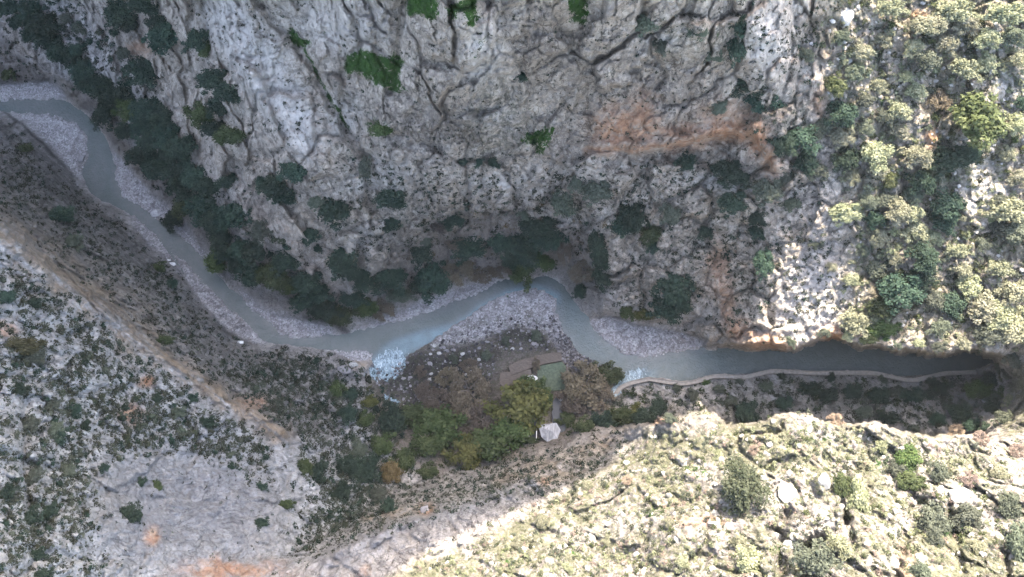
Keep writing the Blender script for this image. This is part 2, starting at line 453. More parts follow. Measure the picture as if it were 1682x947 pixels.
def pad_ends(P, top, n):
    e0 = P[0] if top else P[-1]
    sm = run_mean(run_mean(e0, 34), 34)
    rows = []
    for i in range(1, n + 1):
        t = i / n
        w_ = min(1, i / 12)
        e = e0 * (1 - w_) + sm * w_
        r = e.copy()
        if top:
            zr = np.interp(e[:, 0], SHADE_RIM_X, SHADE_RIM_Z)
            if t < 0.6:
                q = t / 0.6
                r[:, 1] = e[:, 1] + (SHADE_RIM_Y - e[:, 1]) * q
                r[:, 2] = e[:, 2] + (zr - e[:, 2]) * q
            else:
                q = (t - 0.6) / 0.4
                r[:, 1] = SHADE_RIM_Y + 500 * q ** 1.5
                r[:, 2] = zr - 25 * q
            wob = np.clip(min(t, 0.6 - t) * 6, 0, 1) if t < .6 else q
        else:
            r[:, 1] = e[:, 1] - 400 * t ** 1.6
            r[:, 2] = e[:, 2] + 50 * t
            wob = np.clip(t * 3, 0, 1)
        r[:, 2] += wob * rugged(r[None])[0]
        rows.append(r)
    B = np.stack(rows)
    return np.concatenate([B[::-1], P], 0) if top else np.concatenate([P, B], 0)


PL, PT, PB = 64, 90, 60
Q = pad_side(P, -1, PL, 0.75, 0.25)
Q = pad_side(Q, 1, PL, 0.75, 0.15)
Q = pad_ends(Q, True, PT)
Q = pad_ends(Q, False, PB)


def padm(a):
    return np.pad(a, ((PT, PB), (PL, PL)), mode='edge')


def grid_mesh(name, V, facemask=None):
    ny, nx = V.shape[:2]
    idx = np.arange(ny * nx).reshape(ny, nx)
    f = np.stack([idx[1:, :-1], idx[1:, 1:], idx[:-1, 1:], idx[:-1, :-1]], -1)
    f = f[facemask] if facemask is not None else f.reshape(-1, 4)
    vert = V.reshape(-1, 3)
    used = None
    if facemask is not None:
        used, inv = np.unique(f, return_inverse=True)
        vert = vert[used]
        f = inv.reshape(-1, 4)
    return raw_mesh(name, vert, f), used


def raw_mesh(name, vert, quads, smooth=True):
    quads = np.asarray(quads)
    k = quads.shape[1]
    m = bpy.data.meshes.new(name)
    m.vertices.add(len(vert))
    m.vertices.foreach_set("co", np.ascontiguousarray(vert, np.float32).ravel())
    n = len(quads)
    m.loops.add(n * k)
    m.loops.foreach_set("vertex_index", np.ascontiguousarray(quads, np.int32).ravel())
    m.polygons.add(n)
    m.polygons.foreach_set("loop_start", np.arange(0, n * k, k, dtype=np.int32))
    m.polygons.foreach_set("loop_total", np.full(n, k, np.int32))
    m.polygons.foreach_set("use_smooth", np.full(n, smooth, bool))
    m.update(calc_edges=True)
    return m


def attr(m, name, rgba):
    a = m.attributes.new(name, 'FLOAT_COLOR', 'POINT')
    a.data.foreach_set("color", np.ascontiguousarray(rgba, np.float32).ravel())


def link(name, me, mat=None, parent=None):
    o = bpy.data.objects.new(name, me)
    COL.objects.link(o)
    if mat:
        me.materials.append(mat)
    if parent:
        o.parent = parent
    return o


def tag(o, label, cat, group=None):
    o['label'] = label
    o['category'] = cat
    if group:
        o['group'] = group
    return o


# ------------------------------------------------------------------ material helpers
class NT:
    def __init__(self, name):
        self.mat = bpy.data.materials.new(name)
        self.mat.use_nodes = True
        self.t = self.mat.node_tree
        self.t.nodes.clear()
        self.out = self.t.nodes.new('ShaderNodeOutputMaterial')

    def n(self, kind, ins=None, **props):
        x = self.t.nodes.new('ShaderNode' + kind)
        for k, v in props.items():
            setattr(x, k, v)
        for k, v in (ins or {}).items():
            s = x.inputs[k]
            if hasattr(v, 'is_output'):
                self.t.links.new(v, s)
            elif isinstance(v, (tuple, list)) and len(v) == 3 and s.type == 'RGBA':
                s.default_value = (*v, 1)
            else:
                s.default_value = v
        return x

    def pos(self, scale=(1, 1, 1), rot=(0, 0, 0)):
        g = self.n('NewGeometry').outputs['Position']
        if any(rot):
            g = self.n('Mapping', {'Vector': g, 'Rotation': rot}).outputs[0]
        return self.n('Mapping', {'Vector': g, 'Scale': scale}).outputs[0]

    def noise(self, vec, scale, detail=6, rough=0.6, dist=0.0):
        return self.n('TexNoise', {'Vector': vec, 'Scale': scale, 'Detail': detail, 'Roughness': rough, 'Distortion': dist}).outputs['Fac']

    def ramp(self, fac, stops):
        r = self.n('ValToRGB', {'Fac': fac})
        el = r.color_ramp.elements
        while len(el) < len(stops):
            el.new(0.5)
        for e, (p, c) in zip(el, stops):
            e.position = p
            e.color = (*c, 1) if not isinstance(c, (int, float)) else (c, c, c, 1)
        return r.outputs['Color']

    def mix(self, fac, a, b, mode='MIX'):
        x = self.n('Mix', data_type='RGBA', blend_type=mode)
        for key, v in ((0, fac), (6, a), (7, b)):
            s = x.inputs[key]
            if hasattr(v, 'is_output'):
                self.t.links.new(v, s)
            elif isinstance(v, (tuple, list)):
                s.default_value = (*v, 1)
            else:
                s.default_value = v
        return x.outputs[2]

    def math(self, op, a, b=None, clamp=False):
        x = self.n('Math', operation=op, use_clamp=clamp)
        for i, v in enumerate((a, b)):
            if v is None:
                continue
            if hasattr(v, 'is_output'):
                self.t.links.new(v, x.inputs[i])
            else:
                x.inputs[i].default_value = v
        return x.outputs[0]

    def attr(self, name):
        a = self.n('Attribute', attribute_name=name)
        s = self.n('SeparateColor', {'Color': a.outputs['Color']})
        return s.outputs[0], s.outputs[1], s.outputs[2], a.outputs['Alpha']

    def done(self, color, rough=0.9, bump=None, bump_d=0.3, strength=0.7, spec=0.2):
        ins = {'Base Color': color, 'Roughness': rough, 'Specular IOR Level': spec}
        if bump is not None:
            ins['Normal'] = self.n('Bump', {'Height': bump, 'Distance': bump_d, 'Strength': strength}).outputs[0]
        b = self.n('BsdfPrincipled', ins)
        self.t.links.new(b.outputs[0], self.out.inputs[0])
        return self.mat


# ------------------------------------------------------------------ land material
def land_material():
    m = NT("land")
    p = m.pos()
    pv = m.pos((1, 1, 0.25))
    orange, grass, tan, slb = m.attr('m1')
    grv, dark, soil, herb = m.attr('m2')
    dst, rub, moss, wth_sundim = m.attr('m3')
    big = m.noise(p, 0.07, 8, 0.62, 0.6)
    mid = m.noise(p, 0.30, 11, 0.70, 1.0)
    fin = m.noise(p, 2.3, 8, 0.7, 0.2)
    strk = m.noise(pv, 0.6, 9, 0.66, 1.0)
    rock = m.ramp(mid, [(0.30, (.13, .12, .118)), (0.42, (.275, .26, .255)), (0.53, (.45, .432, .42)), (0.68, (.60, .588, .575))])
    rock = m.mix(m.ramp(strk, [(0.44, 0.0), (0.62, 0.62)]), rock, (.225, .212, .207))
    rock = m.mix(m.math('MULTIPLY', m.ramp(big, [(0.42, 0.0), (0.66, 1.0)]), 0.55), rock, (.42, .38, .34))
    rock = m.mix(m.math('MULTIPLY', wth_sundim, m.ramp(strk, [(0.3, 0.2), (0.6, 0.95)])), rock, (.155, .143, .143))  # weathered grey, also a darkening laid over sunlit rock against the sun's brightness
    # dark lichen, plant specks and pits, at three sizes
    spd = m.ramp(m.noise(p, 0.13, 6, .65), [(0.40, 0.35), (0.60, 1.0)])
    pit = m.noise(p, 1.25, 5, 0.75, 0.4)
    rock = m.mix(m.math('MULTIPLY', spd, m.ramp(pit, [(0.35, 0.75), (0.42, 0.0)])), rock, (.065, .064, .055))
    pit2 = m.noise(p, 0.55, 9, 0.72, 0.8)
    rock = m.mix(m.math('MULTIPLY', spd, m.ramp(pit2, [(0.36, 0.7), (0.43, 0.0)])), rock, (.095, .092, .08))
    rock = m.mix(m.math('MULTIPLY', m.ramp(fin, [(0.53, 0.0), (0.68, 1.0)]), 0.55), rock, (.58, .57, .56))
    rock = m.mix(m.ramp(fin, [(0.32, 0.7), (0.45, 0.0)]), rock, (.14, .132, .13))
    # fractures: thin wandering lines, steep ones and slanting ones
    f1 = m.math('ABSOLUTE', m.math('SUBTRACT', m.noise(m.pos((1, 1, .3)), 0.16, 6, .55, 1.2), .5))
    f2 = m.math('ABSOLUTE', m.math('SUBTRACT', m.noise(m.pos((.3, 1, 1), (0, R(35), R(20))), 0.28, 6, .55, .8), .5))
    brk = m.math('MAXIMUM', m.ramp(f1, [(0.0, 1.0), (0.012, 0.0)]), m.math('MULTIPLY', m.ramp(f2, [(0.0, 1.0), (0.012, 0.0)]), m.ramp(big, [(.45, 0.), (.55, 1.)])))
    brk = m.math('MULTIPLY', brk, .85)
    rock = m.mix(brk, rock, (.075, .07, .065))
    rock = m.mix(m.math('MULTIPLY', rub, m.ramp(m.noise(p, .5, 9, .7, .5), [(.38, .05), (.52, .8)])), rock, (.58, .575, .575))
    warm, cool, _a, _b = m.attr('m4')
    rock = m.mix(warm, rock, (1.10, 1.0, .88), 'MULTIPLY')
    rock = m.mix(cool, rock, (.94, 1.0, 1.065), 'MULTIPLY')
    # bedding lines on smooth slabs
    ps = m.pos((0.11, 1.0, 1.0), (0, 0, R(-17)))
    lines = m.noise(ps, 1.6, 7, 0.7, 0.3)
    slabc = m.mix(m.ramp(lines, [(0.38, 1.0), (0.55, 0.0)]), (.255, .27, .30), (.105, .112, .13))
    slabc = m.mix(m.math('MULTIPLY', m.ramp(m.noise(p, 0.16, 6), [(.45, 0.), (.62, 1.)]), 0.6), slabc, (.20, .21, .24))
    rock = m.mix(m.math('MULTIPLY', slb, m.ramp(m.noise(p, .3, 8, .7), [(.36, .35), (.5, .95)])), rock, slabc)
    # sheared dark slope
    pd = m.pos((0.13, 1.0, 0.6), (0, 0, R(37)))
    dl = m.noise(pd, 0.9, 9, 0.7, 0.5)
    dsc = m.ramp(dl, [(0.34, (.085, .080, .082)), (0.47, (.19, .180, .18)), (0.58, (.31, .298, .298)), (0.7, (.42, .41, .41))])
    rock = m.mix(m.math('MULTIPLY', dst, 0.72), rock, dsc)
    tanc = m.ramp(dl, [(0.32, (.19, .145, .11)), (0.52, (.36, .28, .205)), (0.7, (.46, .385, .30))])
    rock = m.mix(m.math('MULTIPLY', tan, m.ramp(m.noise(pd, .35, 9, .72, .8), [(.40, .1), (.54, .95)])), rock, tanc)
    orc = m.ramp(mid, [(0.34, (.30, .145, .085)), (0.52, (.52, .28, .165)), (0.66, (.57, .42, .315))])
    rock = m.mix(m.math('MULTIPLY', orange, m.ramp(m.noise(p, .40, 9, .75, .6), [(.36, .1), (.50, 1.)])), rock, orc)
    # soils
    sc = m.ramp(fin, [(0.3, (.075, .06, .05)), (0.55, (.155, .125, .105)), (0.75, (.24, .205, .18))])
    rock = m.mix(m.math('MULTIPLY', soil, m.ramp(mid, [(.3, .7), (.6, 1.)])), rock, sc)
    dk = m.ramp(fin, [(0.35, (.022, .022, .022)), (0.56, (.05, .046, .045)), (0.72, (.13, .122, .12))])
    rock = m.mix(dark, rock, dk)
    # gravel
    pe = m.n('TexVoronoi', {'Vector': p, 'Scale': 2.3}).outputs['Color']
    pe = m.n('SeparateColor', {'Color': pe}).outputs[0]
    gc = m.ramp(pe, [(0.0, (.19, .18, .185)), (0.35, (.33, .315, .325)), (0.8, (.44, .425, .435)), (1.0, (.54, .53, .535))])
    gc = m.mix(m.ramp(m.noise(p, 0.35, 7, .7, .6), [(.4, .75), (.54, 0.)]), gc, (.16, .145, .145))
    rock = m.mix(grv, rock, gc)
    # low herbs, moss and turf
    hn = m.noise(p, 0.62, 8, 0.72, 0.4)
    hc = m.ramp(m.noise(p, 1.7, 5, .7), [(0.3, (.05, .064, .028)), (0.5, (.105, .112, .062)), (0.66, (.20, .196, .155))])
    rock = m.mix(m.math('MULTIPLY', herb, m.ramp(m.math('ADD', hn, m.math('MULTIPLY', m.math('SUBTRACT', big, .5), .7)), [(.40, 0.), (.52, .94)])), rock, hc)
    mc = m.ramp(m.noise(p, 1.4, 6, .7), [(.3, (.03, .04, .025)), (.6, (.08, .09, .055))])
    rock = m.mix(m.math('MULTIPLY', moss, m.ramp(m.noise(p, .8, 9, .75, .3), [(.47, 0.), (.55, 1.)])), rock, mc)
    tc = m.ramp(m.noise(p, 1.1, 6, .7), [(.3, (.016, .04, .012)), (.55, (.034, .08, .02)), (.75, (.06, .12, .03))])
    rock = m.mix(m.ramp(m.math('ADD', grass, m.math('MULTIPLY', m.math('SUBTRACT', m.noise(p, .45, 10, .80), .52), 4.2)), [(.47, 0.), (.56, 1.)]), rock, tc)
    h = m.math('ADD', m.math('MULTIPLY', mid, 1.4), m.math('MULTIPLY', fin, 0.45))
    h = m.math('ADD', h, m.math('MULTIPLY', pit, 0.5))
    h = m.math('SUBTRACT', h, m.math('MULTIPLY', brk, 0.35))
    return m.done(rock, 0.93, h, 1.0, 1.0, 0.15)


def mx(*ms):
    r = ms[0].copy()
    for q in ms[1:]:
        r = np.maximum(r, q)
    return r


m_orange = mx(.85 * lmask([(1100, 240), (1180, 218), (1240, 222), (1270, 275)], 15, 14), .55 * lmask([(1190, 430), (1195, 510), (1215, 545), (1280, 562)], 9, 18), 0.9 * emask(1018, 212, 46, 38, 16), 0.8 * emask(1055, 200, 28, 45, 16), .6 * emask(1180, 440, 18, 50, 16), .5 * emask(1200, 190, 60, 30, 20), 0.8 * emask(1120, 215, 50, 14), emask(1195, 212, 42, 24), emask(1245, 225, 22, 35),
              .8 * lmask([(965, 248), (1040, 244), (1100, 238), (1180, 215), (1235, 214), (1272, 280)], 7, 9), 0.7 * emask(1195, 510, 12, 34), 0.9 * emask(1212, 540, 18, 20),
              emask(1368, 549, 26, 12), 0.8 * emask(1262, 566, 40, 10), .8 * emask(380, 938, 85, 18, 26), 0.8 * emask(250, 880, 14, 16), 0.8 * emask(215, 680, 22, 20), emask(240, 628, 14, 9),
              0.6 * emask(228, 80, 22, 14), emask(1530, 222, 10, 26), emask(1510, 24, 16, 12), 0.6 * emask(1150, 856, 45, 9), 0.7 * emask(1092, 690, 30, 6), 0.5 * emask(1490, 930, 15, 40),
              0.7 * emask(10, 540, 18, 14), 0.5 * emask(1345, 170, 14, 30), 0.6 * emask(700, 835, 14, 10), 0.6 * emask(895, 790, 14, 8), .6 * emask(420, 660, 26, 12), .5 * emask(1700, 330, 14, 30), .4*emask(600, 940, 10, 14))
m_tan = mx(0.85 * lmask([(-40, 365), (60, 425), (150, 485), (240, 565)], 42, 34), lmask([(200, 540), (290, 600), (390, 668), (465, 716)], 17, 10), .8 * lmask([(160, 480), (235, 560)], 16, 10),
           0.8 * pmask([(200, 500), (240, 560), (250, 610), (200, 560)], 6), .7 * lmask([(600, 850), (700, 835)], 9, 6), .7 * emask(910, 770, 60, 25), .6 * lmask([(820, 790), (1000, 725)], 14, 8), .6 * emask(1190, 560, 40, 10), .7 * lmask([(130, 120), (170, 190), (200, 245), (240, 290)], 10, 8), .5 * lmask([(0, 30), (60, 100), (130, 165)], 12, 8), .9*emask(590, 596, 22, 10), .6*emask(1030, 520, 80, 14))
m_grass = mx(pmask([(568, 88), (600, 78), (640, 95), (648, 70), (660, 105), (655, 130), (672, 152), (640, 150), (605, 128), (560, 118)], 5, 9),
             pmask([(665, -20), (722, -20), (718, 40), (700, 28), (668, 26)], 5, 8), pmask([(735, 8), (782, -10), (788, 30), (770, 48), (760, 18), (738, 40)], 4, 9),
             pmask([(468, 45), (505, 62), (512, 76), (480, 76)], 4, 6), .8 * pmask([(842, 240), (870, 215), (918, 200), (905, 228), (893, 262), (880, 240), (850, 238)], 4, 9),
             .9 * pmask([(928, -10), (972, -10), (965, 45), (938, 35)], 4, 8), .75 * lmask([(500, 78), (535, 150), (575, 215)], 4, 6), .6 * lmask([(800, 60), (780, 90)], 6), .6 * lmask([(612, 205), (640, 215)], 10),
             .55 * emask(1445, 80, 9, 60), .6 * emask(1448, 150, 10, 30), .75 * emask(1448, 545, 28, 14), .5 * lmask([(530, 625), (560, 660)], 14), .5*emask(1180, 60, 6, 12), .5*emask(1320, 705, 20, 8),
             .55 * emask(1140, 770, 18, 8), .55 * emask(1075, 840, 20, 10), .55 * emask(835, 925, 20, 12), .5 * emask(945, 912, 16, 8), .55 * emask(1280, 905, 14, 22), .5 * emask(1150, 775, 20, 20), .55 * emask(1560, 870, 22, 30), .5 * emask(1600, 790, 14, 20), .5 * emask(1450, 760, 20, 30), .5*emask(1345,720,25,10))
m_dark = mx(0.95 * pmask([(640, 600), (690, 575), (720, 585), (760, 565), (800, 570), (790, 600), (770, 630), (740, 650), (745, 680), (700, 670), (640, 650), (610, 632)], 8, 14),
            .9 * pmask([(790, 545), (850, 530), (895, 545), (920, 580), (880, 578), (830, 560)], 6, 10), .9 * pmask([(855, 690), (885, 688), (885, 728), (855, 728)], 4, 6), .7 * pmask([(1060, 545), (1110, 548), (1150, 562), (1105, 575), (1075, 570)], 5, 6) * .8,
            .8 * lmask([(985, 523), (1020, 522), (1042, 535), (1080, 541), (1140, 553), (1158, 568)], 3, 4), .8 * lmask([(500, 521), (545, 528), (570, 545)], 5, 5), .6 * lmask([(735, 650), (760, 690)], 20, 10), .8*lmask([(0,178),(40,208),(75,240),(125,292)],3,4),.8*lmask([(365,540),(400,560),(420,567)],4,4), .7*emask(780,185,16,10))
wetm = np.clip(1 - np.abs(blur(riv_hard, 3) - .22) / .3, 0, 1) * .45
m_dark = np.maximum(m_dark, wetm * np.clip(.6 + fbm(np.dstack([UU / 30.0, VV / 30.0, np.full_like(UU, 8)]), 2), 0, 1))
m_dark = np.maximum(m_dark, .75 * pmask([(640, 590), (700, 572), (790, 556), (860, 545), (915, 575), (820, 590), (815, 640), (800, 690), (740, 700), (660, 680), (610, 640)], 12, 16))
m_soil = mx(pmask([(820, 598), (850, 588), (918, 578), (922, 592), (880, 602), (880, 625), (830, 640), (815, 620)], 4, 5), .9 * valley, .6 * lmask([(400, 480), (470, 500), (530, 515), (560, 535)], 16, 10),
            .8 * pmask([(1320, 20), (1380, 20), (1385, 100), (1340, 110), (1320, 70)], 12, 16), .3 * pmask([(1160, 670), (1400, 640), (1400, 690), (1300, 680), (1160, 690)], 12, 14), .2 * strip, .8 * pmask([(-170, 60), (0, 50), (70, 110), (130, 165), (60, 150), (-170, 130)], 12, 10),
            .7 * pmask([(720, 340), (860, 340), (980, 370), (1000, 470), (900, 440), (700, 480), (620, 480), (640, 400)], 25, 20), .75 * lmask([(130, 150), (200, 235), (290, 330), (380, 410), (480, 470), (560, 510)], 26, 14), .6 * emask(700, 480, 110, 30), .7 * pmask([(720, 600), (800, 610), (810, 690), (760, 700), (740, 660)], 8, 8), .6*emask(960,460,40,60))
m_herb = mx(0.82 * lit, 0.5 * rights, 0.15 * strip)
m_moss = mx(.25 * west * (1 - slab), .2 * strip, .35 * cliff * pmask([(560, 240), (700, 330), (1000, 280), (1340, 280), (1330, 560), (1000, 540), (560, 520)], 40, 20), .35 * darks, .55 * pmask([(790, 120), (860, 130), (870, 240), (800, 280), (760, 250)], 16, 12), .5 * pmask([(1040, 20), (1200, 10), (1200, 100), (1060, 90)], 20, 20), .5 * pmask([(1190, 140), (1340, 140), (1340, 300), (1200, 200)], 20, 20),
            .2 * rights, .5 * pmask([(560, 760), (700, 790), (800, 770), (1000, 720), (1060, 710), (960, 800), (700, 850), (600, 860), (480, 900), (500, 800)], 14, 14), .5*valley)
m_slab = mx(.85 * slab, .7 * lmask([(540, 920), (660, 868), (760, 835), (850, 800)], 18, 8), .4 * emask(560, 620, 50, 20))
m_wth_sundim = mx(1.0 * lit, .35 * rights, .9 * emask(700, 200, 120, 40, 20), .8 * emask(740, 120, 60, 30, 20), .9 * emask(760, 220, 40, 26, 10), .9 * emask(930, 240, 40, 36, 10), .85 * emask(890, 70, 45, 60, 20), .6 * emask(1080, 150, 90, 60, 20), .8 * emask(620, 20, 35, 50, 14), .55 * emask(1000, 130, 110, 90, 30), .5 * emask(560, 110, 50, 80), .5*emask(430,330,40,50), .5*emask(200, 40, 60, 40), .6*emask(1220,280,60,20))  # weathered patches, plus the whole sunlit ridge darkened to offset the sun
ridge_rock = mx(emask(1295, 815, 48, 42, 16), emask(1570, 815, 55, 28, 16), emask(1345, 865, 70, 34, 18), .8 * emask(1170, 870, 70, 30, 20), .8 * emask(1130, 700, 50, 18, 14), .7 * emask(1050, 860, 70, 20, 20), .7 * emask(1470, 930, 50, 24, 18), .8 * emask(1160, 780, 26, 30, 16), .7 * emask(960, 880, 60, 20, 20), .7 * emask(1650, 790, 40, 24, 16))
m_herb = m_herb * (1 - .85 * ridge_rock)
m_rub = mx(.15 * ridge_rock, .9 * pmask([(330, 0), (390, 0), (450, 60), (530, 200), (520, 270), (460, 220), (380, 110), (335, 60)], 14, 14), .7 * pmask([(420, 0), (640, 0), (640, 80), (560, 80), (500, 70)], 20, 20), .7 * emask(790, 90, 40, 60, 20), .8 * emask(1260, 70, 35, 65, 14), .6 * emask(560, 190, 40, 50, 20), .6 * emask(1330, 480, 60, 60, 20), .6 * emask(620, 290, 60, 30, 20), .5 * emask(800, 190, 50, 20), .6 * emask(830, 300, 60, 20, 20), .6 * emask(1180, 300, 60, 20), .6 * emask(600, 390, 40, 30), .5 * emask(1080, 60, 60, 20, 20), .5 * west * (1 - slab), .7 * emask(1130, 510, 60, 20, 20), .8 * pmask([(1600, 55), (1682, 60), (1700, 200), (1650, 180), (1610, 110)], 10, 16), .8 * pmask([(1590, 230), (1640, 230), (1650, 340), (1600, 360), (1575, 310)], 10, 16))
Zr = np.zeros_like(m_slab)

land_me, _ = grid_mesh("hillside", Q)
A = lambda *c: np.dstack([padm(x) for x in c]).reshape(-1, 4)
attr(land_me, 'm1', A(np.clip(m_orange, 0, 1), np.clip(m_grass, 0, 1), np.clip(m_tan, 0, 1), np.clip(m_slab, 0, 1)))
attr(land_me, 'm2', A(grav, np.clip(m_dark, 0, 1), np.clip(m_soil * (1 - grav), 0, 1), np.clip(m_herb, 0, 1)))
attr(land_me, 'm3', A(np.clip(darks, 0, 1), m_rub, np.clip(m_moss, 0, 1), np.clip(m_wth_sundim, 0, 1)))
m_warm = np.clip(cliff + .8 * rights, 0, 1) * (1 - .6 * m_rub)
attr(land_me, 'm4', A(np.clip(m_warm, 0, 1), np.clip(west, 0, 1), m_warm * 0, m_warm * 0))
hill = link("hillside", land_me, land_material())
hill['kind'] = 'structure'

# normals of the land for placing things
gx = np.gradient(P, axis=1)
gy = np.gradient(P, axis=0)
NRM = np.cross(gy, gx)
NRM = np.dstack([blur(NRM[..., k], 3) for k in range(3)])
NRM /= np.linalg.norm(NRM, axis=2, keepdims=True) + 1e-9
NRM[NRM[..., 2] < 0] *= -1


def nrm(u, v):
    y = int(np.clip(round((v - V0) / ST), 0, NY - 1))
    x = int(np.clip(round((u - U0) / ST), 0, NX - 1))
    return NRM[y, x]


# ------------------------------------------------------------------ water
SPRING = [(608, 592), (640, 563), (700, 541), (748, 531), (790, 500), (835, 477), (880, 467), (918, 483), (918, 500), (890, 484), (850, 490), (800, 510), (760, 535), (700, 566), (665, 582), (655, 605), (630, 616)]
OUTFALL = [(985, 657), (1000, 645), (1012, 628), (1025, 612), (1045, 606), (1070, 606), (1060, 622), (1040, 628), (1022, 640), (1005, 654)]
RAPIDS = [(603, 612), (612, 596), (625, 582), (660, 572), (668, 582), (660, 604), (652, 622), (620, 624), (604, 620)]


def water_material():
    m = NT("river water")
    sp, foam, sh, _ = m.attr('w')
    p = m.pos()
    n = m.noise(p, 0.22, 9, .7, 1.6)
    c = m.mix(m.ramp(n, [(.35, 0.), (.65, 1.)]), (.056, .073, .071), (.082, .100, .097))
    c = m.mix(m.math('MULTIPLY', sh, m.ramp(m.noise(p, .5, 8, .7), [(.35, .25), (.6, .7)])), c, (.135, .136, .134))
    c = m.mix(m.math('MULTIPLY', sp, m.ramp(m.noise(p, .3, 5), [(.3, .6), (.6, 1.)])), c, (.115, .178, .205))
    fn = m.noise(m.pos((1.0, .5, 1), (0, 0, R(12))), 1.5, 7, .75, .8)
    fo = m.ramp(m.math('ADD', fn, m.math('MULTIPLY', m.math('SUBTRACT', foam, .5), .8)), [(.52, 0.), (.60, 1.)])
    c = m.mix(fo, c, (.50, .60, .66))
    h = m.noise(m.pos((1, 1, 1)), 1.6, 6, .65, .5)
    h = m.math('ADD', h, m.math('MULTIPLY', m.noise(m.pos((1, 1, 1)), 0.7, 4, .6, 1.0), .8))
    return m.done(c, 0.14, h, 0.35, 0.7, 0.5)


wmat = water_material()
wide = blur((riv_hard > 0).astype(np.float32), 5) > 0.02
fm = wide[:-1, :-1] & wide[1:, :-1] & wide[:-1, 1:] & wide[1:, 1:]
tw = (CAM_Z - 0.06) / -DZ
WP = np.dstack([DX * tw, DY * tw, np.full_like(tw, 0.06)])
me, used = grid_mesh("river", WP, fm)
shoal = np.clip(1 - np.abs(blur(riv_hard, 4) - .75) / .3, 0, 1) * np.clip(.5 + 1.6 * fbm(np.dstack([UU / 40.0, VV / 40.0, np.full_like(UU, 6)]), 2), 0, 1)
foam = mx(.7 * pmask(RAPIDS, 10, 10), .55 * pmask([(660, 560), (700, 546), (690, 566), (655, 588)], 10, 12), .34 * blur(shoal, 2), .62 * pmask([(1012, 628), (1028, 610), (1050, 606), (1062, 612), (1050, 622), (1028, 634)], 6, 8), .3 * lmask([(612, 588), (640, 562), (700, 541)], 4), .35 * lmask([(168, 300), (180, 330)], 5))
shallow = np.clip(blur((grav > .4).astype(np.float32), 6) * 1.6, 0, 1)
shallow = np.maximum(shallow, .8 * pmask([(120, 185), (165, 225), (180, 260), (168, 320), (150, 320), (140, 290), (160, 240)], 10))
springm = mx(pmask(SPRING, 5, 4), .8 * pmask([(1015, 625), (1035, 608), (1080, 608), (1085, 618), (1050, 624), (1025, 636)], 6))
springm = np.maximum(springm, .30 * pmask([(920, 490), (950, 510), (980, 560), (1050, 590), (1150, 585), (1200, 600), (1100, 622), (1020, 615), (950, 570)], 20))
attr(me, 'w', np.dstack([springm, foam, shallow, foam * 0]).reshape(-1, 4)[used])
river = link("river", me, wmat)
river['kind'] = 'structure'


def film_material():
    """thin broken water running over stones"""
    m = NT("broken water")
    sp, foam, sh, edge = m.attr('w')
    p = m.pos((1.3, .6, 1), (0, 0, R(-15)))
    n = m.noise(p, 1.15, 9, .78, 1.3)
    c = m.ramp(n, [(.36, (.03, .045, .06)), (.45, (.10, .15, .18)), (.54, (.24, .33, .37)), (.64, (.54, .62, .66))])
    b = m.n('BsdfPrincipled', {'Base Color': c, 'Roughness': .35, 'Normal': m.n('Bump', {'Height': n, 'Distance': .3, 'Strength': .8}).outputs[0]})
    t = m.n('BsdfTransparent')
    a = m.ramp(m.math('ADD', edge, m.math('MULTIPLY', m.math('SUBTRACT', m.noise(p, .7, 7, .75), .5), 2.2)), [(.46, 0.), (.54, 1.)])
    x = m.n('MixShader', {0: a, 1: t.outputs[0], 2: b.outputs[0]})
    m.t.links.new(x.outputs[0], m.out.inputs[0])
    return m.mat


fmat = film_material()


def wet_sheet(name, poly, sp, fo, lift):
    soft = pmask(poly, 8, 7)
    pm = soft > .04
    fm = pm[:-1, :-1] & pm[1:, :-1] & pm[:-1, 1:] & pm[1:, 1:]
    S = np.dstack([blur(P[..., k], 2) for k in range(3)])
    S[..., 2] = np.maximum(S[..., 2], 0.12) + lift
    me, used = grid_mesh(name, S, fm)
    z = np.zeros_like(soft)
    attr(me, 'w', np.dstack([z + sp, z + fo, z, soft]).reshape(-1, 4)[used])
    o = link(name, me, fmat)
    o['kind'] = 'structure'
    return o


wet_sheet("rapids", RAPIDS, 0.6, 0.56, 0.14)
wet_sheet("stream", OUTFALL, 0.8, 0.62, 0.22)
wet_sheet("cascade", [(628, 642), (636, 640), (645, 655), (658, 662), (656, 672), (642, 668), (632, 658)], 0.6, 0.6, 0.2)
pl = NT("dark pool water")
plm = pl.done(pl.mix(pl.noise(pl.pos(), .4), (.022, .028, .036), (.045, .052, .063)), 0.35, pl.noise(pl.pos(), 1.2), .05, .5, .2)

# ------------------------------------------------------------------ foliage
LEAF = {}


def leaf_mat(name, a, b, c, trans=0.25):
    m = NT(name)
    isl = m.n('NewGeometry').outputs['Random Per Island']
    cl = m.n('Attribute', attribute_name='clump').outputs['Fac']
    col = m.ramp(m.math('ADD', m.math('MULTIPLY', isl, .5), m.math('MULTIPLY', cl, .5)), [(0.1, a), (0.5, b), (0.9, c)])
    rnd = m.n('ObjectInfo').outputs['Random']
    hsv = m.n('HueSaturation', {'Hue': m.math('ADD', .48, m.math('MULTIPLY', rnd, .04)), 'Saturation': m.math('ADD', .8, m.math('MULTIPLY', rnd, .35)), 'Value': m.math('ADD', .8, m.math('MULTIPLY', rnd, .4)), 'Color': col}).outputs[0]
    d = m.n('BsdfDiffuse', {'Color': hsv})
    t = m.n('BsdfTranslucent', {'Color': hsv})
    x = m.n('MixShader', {0: trans, 1: d.outputs[0], 2: t.outputs[0]})
    m.t.links.new(x.outputs[0], m.out.inputs[0])
    LEAF[name] = m.mat


